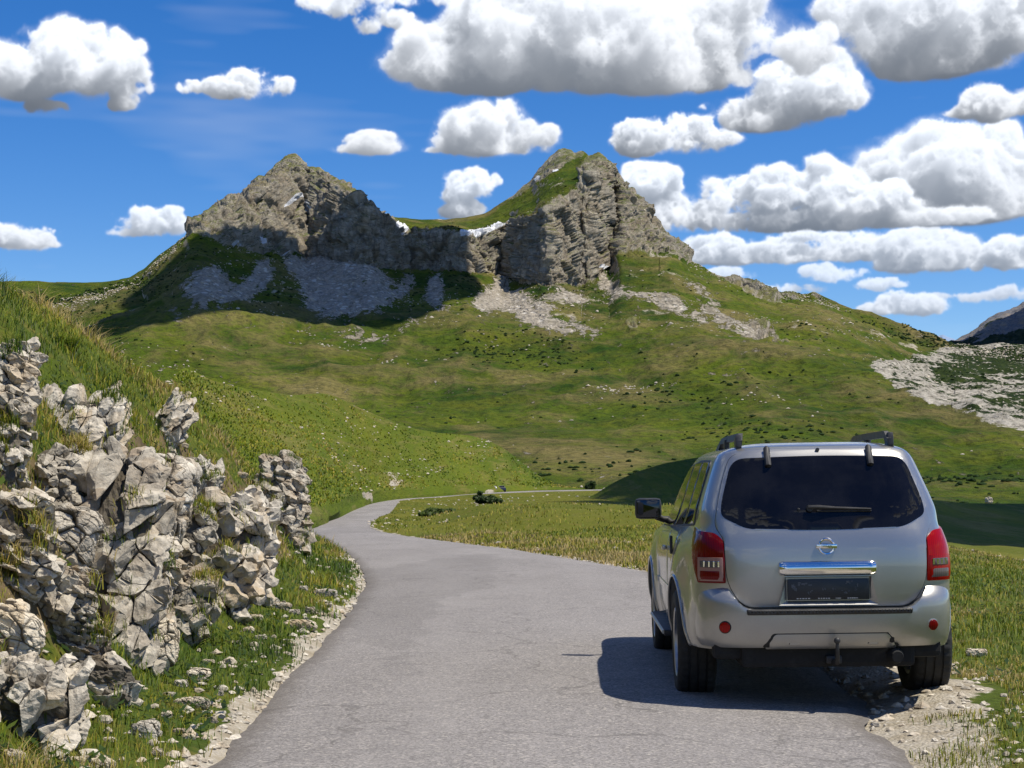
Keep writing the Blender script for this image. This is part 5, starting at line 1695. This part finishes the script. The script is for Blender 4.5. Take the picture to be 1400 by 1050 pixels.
def scatter_stones(name, pts, size, mat, seed, label, cat):
    """One mesh of many small angular stones."""
    rng = np.random.default_rng(seed)
    base = np.array([(1, 0, 0), (-1, 0, 0), (0, 1, 0), (0, -1, 0), (0, 0, 1), (0, 0, -.6)], float)
    F0 = np.array([(0, 2, 4), (2, 1, 4), (1, 3, 4), (3, 0, 4), (2, 0, 5), (1, 2, 5), (3, 1, 5), (0, 3, 5)])
    mid = {}
    verts = [tuple(v) for v in base]; faces = []
    for a, b, c in F0:
        def m(i, j):
            k = (min(i, j), max(i, j))
            if k not in mid:
                v = (np.array(verts[i]) + np.array(verts[j])); v = v / np.linalg.norm(v) * np.array([1, 1, .8])
                mid[k] = len(verts); verts.append(tuple(v))
            return mid[k]
        ab, bc, ca = m(a, b), m(b, c), m(c, a)
        faces += [(a, ab, ca), (ab, b, bc), (ca, bc, c), (ab, bc, ca)]
    B = np.array(verts); Fb = np.array(faces)
    n = len(pts)
    sc = size[:, None, None] * (1 + .19 * rng.standard_normal((n, len(B), 1)).clip(-1.4, 1.4)) * rng.uniform(.6, 1.35, (n, 1, 3)) * np.array([1, 1, .65])
    V = B[None] * sc
    a = rng.uniform(0, 6.283, n); ca, sa = np.cos(a)[:, None], np.sin(a)[:, None]
    V = np.stack([V[..., 0] * ca - V[..., 1] * sa, V[..., 0] * sa + V[..., 1] * ca, V[..., 2]], -1) + pts[:, None]
    F = (Fb[None] + (np.arange(n) * len(B))[:, None, None]).reshape(-1, 3)
    o = link(name, raw_mesh(name, V.reshape(-1, 3), F, False), M[mat])
    tag(o, label, cat, None, 'stuff')
    return o

def build_scatter():
    rng = np.random.default_rng(11)
    # chips along both verges
    n = 1300
    Y = np.exp(rng.uniform(math.log(6.5), math.log(40), n))
    left = rng.random(n) < .30
    sL = np.abs(rng.normal(.06, .16, n)); qR = rng.uniform(.0, 1.5, n) ** 1.0
    X = np.where(left, Lx(Y) - sL - .02, Rx(Y) + qR * np.interp(Y, [0, 8, 12, 20, 30], [.6, .65, .8, .4, .15]))
    p = np.stack([X, Y, ground_z(X, Y) + .004], -1)
    scatter_stones('gravel_chips', p, rng.uniform(.008, .028, n) * (1 + .6 * (rng.random(n) < .08)) * (1 + Y / 50), 'lime', 12, 'loose pale limestone chips along both road verges', 'gravel')
    n = 220
    Y = np.exp(rng.uniform(math.log(7), math.log(45), n)); s = rng.uniform(.2, 1.3, n) ** 1.2
    X = Lx(Y) - s
    p = np.stack([X, Y, ground_z(X, Y) + .01], -1)
    scatter_stones('rubble', p, rng.uniform(.015, .055, n), 'lime', 13, 'broken pale rubble in the grass at the foot of the rock wall', 'rubble')
    # stones over the meadows beyond the bend
    n = 1100
    Y = np.exp(rng.uniform(math.log(40), math.log(420), n))
    xr, xc = Rx(Y), np.interp(Y, *np.array(XC).T)
    X = xr + (xc + 14 + .06 * Y - xr) * rng.random(n)
    k = fbm(np.stack([X / 9, Y / 22, 0 * X], -1), 3, 15) > -.02
    X, Y = X[k], Y[k]
    p = np.stack([X, Y, ground_z(X, Y, False) + .03], -1)
    scatter_stones('meadow_stones', p, rng.uniform(.05, .22, len(X)) * (.30 + Y / 320), 'lime', 16, 'pale stones strewn over the green slope beyond the road bend', 'stones')
    Pf = HILL_P[20:184].reshape(-1, 3)
    i = rng.choice(len(Pf), 1500, replace=False)
    q = Pf[i]
    kk = fbm(q / np.array([7, 70, 5.]), 4, 19) > .14
    q = q[kk]
    scatter_stones('hill_stones', q + (0, 0, .05), rng.uniform(.05, .30, len(q)) ** 1.3 * 1.3 * (.3 + q[:, 1] / 340), 'lime', 20, 'pale stones strewn over the green hill behind the road', 'stones')
    # boulders, stones and dwarf shrubs on the mountain slopes
    t = MOUNT_T
    tt = t['tt']
    w = (tt > 1.2) & (tt < 5.2) & (t['rock'] < .3)
    ids = np.where(w.ravel())[0]
    Pm = MOUNT_P.reshape(-1, 3)
    ids = rng.choice(ids, 60000, replace=False)
    q = Pm[ids]
    nn = .75 * fbm(q / 55.0, 4, 23) + .10 * rng.standard_normal(len(q)) + .55 * t['scree'].ravel()[ids] + .25 * t['karst'].ravel()[ids] + .12 * (tt.ravel()[ids] > 3) - .1 * (tt.ravel()[ids] < 2.6)
    k = nn > .26
    q1 = q[k][:5200]
    scatter_stones('slope_boulders', q1 + (0, 0, .15), rng.uniform(.22, .75, len(q1)) * (1 + 1.0 * (rng.random(len(q1)) < .06)), 'lime', 24, 'pale boulders and stones strewn over the mountain slopes', 'boulders')
    nn = .8 * fbm(q / np.array([90, 160, 60.]), 4, 27) + .12 * rng.standard_normal(len(q)) - .6 * t['scree'].ravel()[ids]
    q2 = q[(nn > .12) & ~k][:5000]
    scatter_stones('dwarf_shrubs', q2 + (0, 0, .2), rng.uniform(.35, 1.2, len(q2)), 'shrubmass', 28, 'dark dwarf shrubs dotted over the lower mountain slopes', 'shrubs')
# ------------------------------------------------------------------ grass, tussocks, shrubs
def mat_blade(name, ramp, trans=.35):
    m = bpy.data.materials.new(name); m.use_nodes = True
    nt = m.node_tree; nb = NB(nt)
    b = nt.nodes['Principled BSDF']; out = nt.nodes['Material Output']
    t = nb.attr('tint')
    cr = nt.nodes.new('ShaderNodeValToRGB'); nt.links.new(t, cr.inputs[0])
    el = cr.color_ramp.elements
    el[0].position, el[0].color = ramp[0][0], (*ramp[0][1], 1)
    el[1].position, el[1].color = ramp[-1][0], (*ramp[-1][1], 1)
    for p_, c_ in ramp[1:-1]:
        e = el.new(p_); e.color = (*c_, 1)
    nb.set(b.inputs['Base Color'], cr.outputs[0])
    b.inputs['Roughness'].default_value = .55
    b.inputs['Specular IOR Level'].default_value = .25
    nrm = nb.n('ShaderNodeVectorMath', operation='NORMALIZE', i_0=nb.n('ShaderNodeVectorMath', operation='ADD', i_0=nb.n('ShaderNodeNewGeometry', _o=1), i_1=nb.n('ShaderNodeCombineXYZ', i_0=0.0, i_1=-.15, i_2=1.3)))
    nb.set(b.inputs['Normal'], nrm)
    tr = nb.n('ShaderNodeBsdfTranslucent', i_Color=cr.outputs[0])
    mx = nt.nodes.new('ShaderNodeMixShader'); mx.inputs[0].default_value = trans
    nt.links.new(b.outputs[0], mx.inputs[1]); nt.links.new(tr, mx.inputs[2])
    nt.links.new(mx.outputs[0], out.inputs[0])
    return m
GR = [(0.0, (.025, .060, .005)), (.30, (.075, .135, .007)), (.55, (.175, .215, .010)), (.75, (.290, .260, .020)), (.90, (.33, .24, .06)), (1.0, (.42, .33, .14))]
M['blade'] = mat_blade('grass_blade', GR)
M['leaf'] = mat_blade('leaf', [(0.0, (.012, .026, .006)), (.5, (.030, .060, .009)), (1.0, (.085, .12, .014))], .25)

def blades(name, P, H, Wd, tint, seed, label, lean=.5, spread=None):
    rng = np.random.default_rng(seed)
    n = len(P)
    a = rng.uniform(0, 2 * math.pi, n)
    la = rng.uniform(0, 2 * math.pi, n); ln = np.abs(rng.normal(lean, .22, n))
    side = np.stack([np.cos(a), np.sin(a), 0 * a], -1) * (Wd * .5)[:, None]
    d = np.stack([np.cos(la) * ln, np.sin(la) * ln, 0 * la], -1) * H[:, None]
    up = np.array([0, 0, 1.0])
    b0 = P - up * (.06 * H[:, None] + .01)
    m1 = P + d * .28 + up * (H * .55)[:, None]
    tip = P + d + up * (H * np.clip(1 - .35 * ln, .35, 1))[:, None]
    V = np.stack([b0 - side, b0 + side, m1 + side * .8, m1 - side * .8, tip], 1)
    i = (np.arange(n) * 5)[:, None]
    Q = i + np.array([[0, 1, 2, 3]]); T = i + np.array([[3, 2, 4]])
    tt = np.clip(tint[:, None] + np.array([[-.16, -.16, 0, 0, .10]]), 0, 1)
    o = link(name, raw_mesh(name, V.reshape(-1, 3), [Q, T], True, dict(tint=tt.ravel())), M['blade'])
    tag(o, label, 'grass', None, 'stuff')
    return o

def free_of_rocks(X, Y):
    ok = np.ones(len(X), bool)
    for (cx, cy, rx, ry) in ROCK_DISCS:
        ok &= (((X - cx) / (rx * .8)) ** 2 + ((Y - cy) / (ry * .8)) ** 2) > 1
    return ok

def build_grass():
    rng = np.random.default_rng(31)
    # left bank and verge
    n = 420000
    Y = np.exp(rng.uniform(math.log(5.5), math.log(62), n))
    s = .03 + rng.random(n) ** .8 * np.interp(Y, [5, 20, 60], [7.5, 9, 12])
    X = Lx(Y) - s
    p2 = np.stack([X, Y, 0 * X], -1)
    n1 = fbm(p2 / .9, 3, 35); n2 = fbm(p2 / 3.2, 3, 37); n3 = fbm(p2 / .25, 2, 39)
    soil = sstep(.9, 1.25, s) * (1 - sstep(2.0, 2.6, s + .5 * n2))
    dens = np.where(soil > .4, .45 + .6 * sstep(-.05, .3, n1), .78 + .4 * n1) * (1 - sstep(.30, .06, s + .25 * n1) * .9)
    k = (rng.random(n) < dens) & free_of_rocks(X, Y)
    X, Y, s, n1, n2, n3, soil = (v[k] for v in (X, Y, s, n1, n2, n3, soil))
    Z = ground_z(X, Y)
    p2 = np.stack([X, Y, 0 * X], -1)
    cl = fbm(p2 / .42, 2, 57); cl2 = fbm(p2 / 1.7, 3, 59)
    tus = sstep(.16, .50, .6 * n1 + .9 * cl)
    H = (.035 + .06 * rng.random(len(X)) + .20 * tus * rng.random(len(X))) * (1 + .010 * Y) * (.75 + .35 * sstep(2.3, 3.5, s)) * (.75 + .8 * sstep(-.3, .5, cl2))
    W = np.maximum(.0042, .00052 * Y) * rng.uniform(.7, 1.4, len(X))
    dry = sstep(.05, .45, n2 + .25 * rng.standard_normal(len(X)) * .6)
    tint = np.clip(.40 + .15 * rng.standard_normal(len(X)) + .14 * sstep(2.6, 4.5, s) + .30 * dry + .34 * sstep(.12, .45, cl2 + .15 * cl) + .12 * soil - .22 * tus * (cl2 < .1) - .06 * (s < 1.0), 0, 1)
    blades('grass', np.stack([X, Y, Z], -1), H, W, tint, 41, 'short green and straw coloured grass on the left bank and verge')
    # tufts rooted on the ledges of the rock wall
    T = np.concatenate(ROCK_TOPS)
    cl = fbm(T / .30, 3, 67)
    T = T[cl > .16]
    T = T[rng.integers(0, len(T), 26000)] + np.concatenate([rng.normal(0, .02, (26000, 2)), np.zeros((26000, 1))], 1)
    n2 = fbm(T / .9, 3, 68)
    blades('grass', T, (.04 + .10 * rng.random(len(T))), np.full(len(T), .0055), np.clip(.52 + .18 * rng.standard_normal(len(T)) + .5 * n2, 0, 1), 69, 'green and straw coloured grass tufts rooted on ledges of the rock wall', .7)
    # right shoulder beside and beyond the car
    n = 170000
    Y = np.exp(rng.uniform(math.log(6.0), math.log(60), n))
    q = rng.random(n) ** 1.2 * np.interp(Y, [6, 12, 25, 60], [5, 7, 12, 26])
    X = Rx(Y) + .06 + q
    p2 = np.stack([X, Y, 0 * X], -1)
    n1 = fbm(p2 / .8, 3, 45); n2 = fbm(p2 / 3.0, 3, 47)
    wr = np.interp(Y, [0, 8, 12, 17, 22, 30, 900], [.5, .60, .90, .70, .25, .10, .08])
    dens = sstep(-.25, .20, q - wr - .5 * n1 + .38) * .95
    wheel = ((X - 2.95) / .35) ** 2 + ((Y - 11.4) / 1.0) ** 2 < 1
    k = (rng.random(n) < dens) & ~wheel & ~((X < 3.05) & (Y > 10.2) & (Y < 15.4))
    X, Y, q, n1, n2, wr = (v[k] for v in (X, Y, q, n1, n2, wr))
    far = sstep(22, 32, Y)
    tall = sstep(.0, .35, n1) * sstep(1.2, 2.2, q - wr + .8) + far * (q < 3.5) * .8
    cl = fbm(np.stack([X / .45, Y / .6, 0 * X], -1), 2, 58)
    H = (.020 + .04 * rng.random(len(X)) + .085 * tall * rng.random(len(X)) * (.45 + .9 * sstep(-.2, .4, cl))) * (1 + .010 * Y)
    W = np.maximum(.0042, .00052 * Y) * rng.uniform(.7, 1.4, len(X))
    tint = np.clip(.50 + .16 * rng.standard_normal(len(X)) + .30 * sstep(-.1, .3, n2) - .12 * sstep(.1, .4, -n2) + .20 * far * (q < 3.5) + .22 * sstep(.1, .5, -cl) + .10 * far, 0, 1)
    blades('grass', np.stack([X, Y, ground_z(X, Y)], -1), H, W, tint, 43, 'tall yellow green grass beside the gravel shoulder and along the outer road edge')
    # meadow beyond the bend
    n = 60000
    Y = np.exp(rng.uniform(math.log(55), math.log(430), n))
    xr, xc = Rx(Y), np.interp(Y, *np.array(XC).T)
    X = xr + .2 + (xc + 12 + .10 * Y - xr) * rng.random(n)
    Z = ground_z(X, Y, False)
    n1 = fbm(np.stack([X / 4, Y / 9, 0 * X], -1), 3, 49)
    k = rng.random(n) < .6 + .7 * n1
    X, Y, Z, n1 = X[k], Y[k], Z[k], n1[k]
    H = (.10 + .16 * rng.random(len(X))) * (1 + .5 * n1) * .62 * (1 - .6 * sstep(110, 190, Y))
    tint = np.clip(.68 + .13 * rng.standard_normal(len(X)) + .3 * n1 + .10 * sstep(60, 35, Y), 0, 1)
    blades('grass', np.stack([X, Y, Z], -1), H, np.maximum(.02, .00055 * Y) * rng.uniform(.7, 1.5, len(X)), tint, 53, 'green meadow grass on the slope beyond the road bend')

def build_hill_grass():
    rng = np.random.default_rng(73)
    Q = HILL_P[20:178]
    d = Q[..., 1].ravel()
    w = (1 / d ** 1.6); w = w / w.sum()
    A = Q.reshape(-1, 3)
    P = A[rng.choice(len(A), 70000, p=w)] + rng.normal(0, .15, (70000, 3)) * np.array([1, 3, 0])
    n1 = fbm(P * np.array([1, .14, 1]) / 2.2, 3, 75); n2 = fbm(P * np.array([1, .14, 1]) / 7.0, 3, 76)
    k = rng.random(len(P)) < .55 + .9 * n1
    P, n1, n2 = P[k], n1[k], n2[k]
    D = P[:, 1]
    blades('grass', P, (.09 + .17 * rng.random(len(P))) * (1 + .8 * np.clip(n1, 0, 1)) * (.6 + D / 350), .0008 * D * rng.uniform(.7, 1.5, len(P)), np.clip(.60 + .12 * rng.standard_normal(len(P)) + .45 * n2, 0, 1), 77, 'rough grass on the green hill behind the road', .7)
    # broad leaved weeds in the verges
    n = 9000
    Y = np.exp(rng.uniform(math.log(6.5), math.log(26), n)); left = rng.random(n) < .65
    X = np.where(left, Lx(Y) - .15 - 2.2 * rng.random(n), Rx(Y) + .7 + 3.5 * rng.random(n))
    n1 = fbm(np.stack([X / .6, Y / .6, 0 * X], -1), 2, 78)
    k = (n1 > .05) & free_of_rocks(X, Y) & ~((X > 1) & (X < 3.1) & (Y > 10.2) & (Y < 15.4))
    X, Y = X[k], Y[k]; n = len(X)
    p = np.stack([X, Y, ground_z(X, Y) + .02 + .07 * rng.random(n)], -1)
    a = rng.uniform(0, 6.283, n); u = np.stack([np.cos(a), np.sin(a), rng.uniform(.1, .7, n)], -1); v = np.stack([-np.sin(a), np.cos(a), 0 * a], -1)
    L = rng.uniform(.018, .05, n)[:, None]
    V = np.stack([p - u * L, p + v * L * .42, p + u * L, p - v * L * .42], 1)
    F = (np.arange(n) * 4)[:, None] + np.arange(4)[None]
    o = link('weeds', raw_mesh('weeds', V.reshape(-1, 3), F, False, dict(tint=np.repeat(np.clip(.62 + .25 * rng.standard_normal(n), 0, 1), 4))), M['leaf'])
    tag(o, 'small broad leaved weeds growing among the verge grass', 'weeds', None, 'stuff')

def leaf_cloud(name, loc, rx, ry, rz, n, leaf, seed, label, cat='shrub', parent=None, tint0=.4):
    rng = np.random.default_rng(seed)
    blobs = rng.normal(0, .42, (9, 3)) * np.array([1, 1, .7]) + np.array([0, 0, .15])
    c = blobs[rng.integers(0, 9, n)]
    d = rng.standard_normal((n, 3)); d /= np.linalg.norm(d, axis=1, keepdims=True)
    p = (c + d * (.42 * rng.random(n) ** .35)[:, None]) * np.array([rx, ry, rz])
    p[:, 2] = np.maximum(p[:, 2] + rz * .55, .01)
    u = rng.standard_normal((n, 3)); u /= np.linalg.norm(u, axis=1, keepdims=True)
    w = np.cross(u, d); w /= np.maximum(np.linalg.norm(w, axis=1, keepdims=True), 1e-6)
    L = (leaf * rng.uniform(.6, 1.4, n))[:, None]
    V = np.stack([p - u * L, p + w * L * .45, p + u * L, p - w * L * .45], 1)
    F = (np.arange(n) * 4)[:, None] + np.arange(4)[None]
    tt = np.repeat(np.clip(tint0 + .22 * rng.standard_normal(n), 0, 1), 4)
    o = link(name, raw_mesh(name, V.reshape(-1, 3), F, False, dict(tint=tt)), M['leaf'], parent)
    o.location = loc
    return o

def build_shrubs():
    def shrub(px, py, d, hx, hy, n, seed, label, t0=.4):
        c = at(px, py + hy, d)
        z = float(ground_z(np.array([c[0]]), np.array([c[1]]), False)[0])
        c = (c[0], c[1], z if abs(z - c[2]) < 4 else c[2])
        r = empty('shrub', c); tag(r, label, 'shrub')
        k = d / FPX
        leaf_cloud('foliage', (0, 0, 0), hx * k, hx * k * .8, hy * k * 1.25, n, max(.05, .0011 * d), seed, None, parent=r, tint0=t0)
        bm = bmesh.new()
        for q in range(5):
            a = q * 1.256
            add_tube(bm, [(0, 0, -.2), (hx * k * .2 * math.cos(a), hx * k * .2 * math.sin(a), hy * k * .6), (hx * k * .45 * math.cos(a), hx * k * .45 * math.sin(a), hy * k * 1.3)], [.03 * hy * k, .025 * hy * k, .01 * hy * k], 5)
        from_bm('stem', bm, M['under'], r)
        return r
    shrub(664, 686, 245, 15, 6, 2600, 61, 'dark green bush in front of the distant cars on the slope')
    shrub(655, 673, 290, 8, 5, 900, 62, 'small dark bush left of the dark bush before the distant cars', .35)
    shrub(590, 706, 120, 26, 6, 2600, 63, 'wide low green bush on the slope beyond the road bend', .75)
    shrub(808, 664, 440, 9, 6, 900, 64, 'lone dark bush at the far end of the distant road', .3)
    # tussocks of long grass on the crest of the bank
    rng = np.random.default_rng(71)
    for i, (px, py, hh, lab) in enumerate([(275, 556, 40, 'tall grass tussock standing highest on the bank crest near the leaning rock fin'), (85, 478, 32, 'leafy green tussock on the bank left of the jutting white rock head'),
                                           (318, 600, 22, 'green tussock on the bank right of the tallest tussock')]):
        g = hit(px, py)
        n = 700
        k = g[1] / FPX
        a = rng.uniform(0, 6.283, n); r_ = rng.random(n) ** .6 * hh * k * .6
        P = np.stack([r_ * np.cos(a), r_ * np.sin(a), 0 * a - .03], -1)
        o = blades('grass_tussock', P, hh * k * rng.uniform(.5, 1.15, n), np.full(n, .010), np.clip(.42 + .12 * rng.standard_normal(n), 0, 1), 80 + i, lab, .75)
        o.location = g
        del o['kind']
        tag(o, lab, 'grass tussock')
# ------------------------------------------------------------------ distant cars
def build_far_cars():
    dark = simple('dark_blue_paint', (.012, .016, .03), .3, .3, .8); grey = simple('grey_paint', (.05, .055, .065), .3, .4, .8)
    for i, (px, mt, yaw, lab) in enumerate([(641, dark, 80, 'distant dark car leftmost on the far road, left of the bush'), (672, grey, 20, 'distant grey car beside a dark one on the far road'), (683, dark, 30, 'distant dark car rightmost of the pair on the far road')]):
        d = float(road_d(np.array([interp(px, [(634, 674.3), (740, 670.6)])]))[0]) - 2.5
        x = (px - 700) / FPX * d
        r = empty('distant_car', (x, d, float(zr(d)) + .05), (0, 0, R(yaw))); tag(r, lab, 'car', 'cars on the far road')
        bm = bmesh.new()
        prof = [(-.95, .30), (-.98, .75), (-.85, .95), (-.55, .98), (-.2, 1.42), (1.15, 1.46), (1.75, 1.02), (2.55, .86), (2.75, .70), (2.8, .32)]
        prof = [(a * .78 * 1.1 - .75, z) for a, z in prof]
        L_ = [bm.verts.new((-.88 + (.14 if z > 1.1 else 0), a, z)) for a, z in prof]; R_ = [bm.verts.new((.88 - (.14 if z > 1.1 else 0), a, z)) for a, z in prof]
        bm.faces.new(L_); bm.faces.new(R_[::-1])
        for k in range(len(prof)): bm.faces.new([L_[k], R_[k], R_[(k + 1) % len(prof)], L_[(k + 1) % len(prof)]])
        bmesh.ops.recalc_face_normals(bm, faces=bm.faces[:])
        bmesh.ops.bevel(bm, geom=bm.edges[:], offset=.05, segments=2, affect='EDGES')
        from_bm('body', bm, mt, r, 40)
        bm = bmesh.new()
        ya, yb = prof[4][0], prof[5][0]
        for s in (-1, 1):
            bm = bmesh.new(); add_box(bm, (s * .80, (ya + yb) / 2 - .05, 1.20), (.03, yb - ya - .05, .30))
            from_bm('side_glass', bm, M['glass'], r)
        bm = bmesh.new(); add_box(bm, (0, prof[3][0] + .12, 1.2), (1.35, .02, .36), Matrix.Rotation(R(-38), 4, 'X'))
        from_bm('rear_glass', bm, M['glass'], r)
        for sx in (-1, 1):
            for yy in (-1.15, 1.25):
                bm = bmesh.new()
                add_lathe(bm, [(-.1, .02), (-.1, .29), (.1, .29), (.1, .02)], 20)
                w = from_bm('wheel', bm, M['tyre'], r); w.location = (sx * .82, yy, .30)

# ------------------------------------------------------------------ clouds overhead whose shadows lie on the land
def mat_cloud():
    m, nb, b = material('cloud_mass'); p = nb.pos()
    nb.set(b.inputs['Base Color'], nb.mix(nb.ramp(nb.noise(p, .02, 5, .6), .3, .7), (.78, .79, .81), (.88, .88, .88)))
    b.inputs['Roughness'].default_value = 1.0
    b.inputs['Specular IOR Level'].default_value = 0.0
    return m
M['cloud'] = mat_cloud()
def overhead_cloud(shadow, zc, thick, seed, rough=.10):
    """shadow: ground points (X, Y, Z) round the edge of the shade; the cloud stands on the line from there to the sun."""
    P = np.array(shadow, float)
    t = (zc - P[:, 2]) / SUN[2]
    Q = P[:, :2] + SUN[:2] * t[:, None]
    c = Q.mean(0)
    d = Q - c
    a = np.arctan2(d[:, 1], d[:, 0]); r = np.hypot(d[:, 0], d[:, 1])
    o = np.argsort(a); a, r = a[o], r[o]
    nu, nv = 220, 90
    th = np.linspace(-math.pi, math.pi, nu, endpoint=False)
    rr = np.interp(th, np.concatenate([a - 2 * math.pi, a, a + 2 * math.pi]), np.tile(r, 3))
    rr = np.convolve(np.tile(rr, 3), np.ones(7) / 7, 'same')[nu:2 * nu]
    ph = np.linspace(.02, math.pi - .02, nv)
    TH, PH = np.meshgrid(th, ph)
    s = np.sin(PH) ** .6
    X = c[0] + rr[None] * s * np.cos(TH); Y = c[1] + rr[None] * s * np.sin(TH)
    cz = np.cos(PH)
    Z = zc + thick * np.where(cz > 0, cz, .25 * cz)
    V = np.stack([X, Y, Z], -1).reshape(-1, 3)
    N = np.stack([np.sin(PH) * np.cos(TH), np.sin(PH) * np.sin(TH), cz * 1.4], -1).reshape(-1, 3)
    m = r.mean()
    bil = np.abs(fbm(V / (m * .45), 5, seed, gain=.55)) * 2 - .4
    V = V + N * (m * rough * bil * 1.6)[:, None]
    b = np.arange(nu * nv).reshape(nv, nu); e = np.roll(b, -1, 1)
    F = np.stack([b[:-1], b[1:], e[1:], e[:-1]], -1).reshape(-1, 4)
    o = link('cloud', raw_mesh('cloud', V, [F, np.array([b[0]]), np.array([b[-1][::-1]])], True), M['cloud'])
    tag(o, kind='structure')
    return o
def build_overhead_clouds():
    g = lambda L: [tuple(at(x, y, d)) for x, y, d in L]
    overhead_cloud(g([(120, 462, 870), (200, 408, 1010), (262, 352, 1120), (300, 336, 1160), (345, 318, 1195), (400, 314, 1240), (432, 304, 1245), (470, 302, 1245), (510, 316, 1250), (600, 318, 1285), (640, 328, 1240), (640, 384, 1215), (600, 425, 1080), (560, 446, 1000), (430, 448, 970), (280, 432, 950), (190, 454, 880)]), 700, 55, 5, .03)
    overhead_cloud([(34, 352, -3), (30, 290, -3), (28, 250, -3), (38, 215, -4), (56, 190, -5), (90, 175, -5), (150, 170, -5), (190, 240, -5), (180, 345, 0), (100, 352, 0), (50, 352, 2)], 520, 60, 6)
    overhead_cloud([(500, 2150, 60), (560, 2050, 60), (900, 2050, 60), (1100, 2300, 120), (1000, 2560, 200), (760, 2600, 190), (640, 2520, 150)], 1500, 160, 7)
build_ground()
build_road()
build_mountain()
build_hills()
build_car()
build_rocks()
build_scatter()
build_grass()
build_hill_grass()
build_shrubs()
build_far_cars()
build_overhead_clouds()
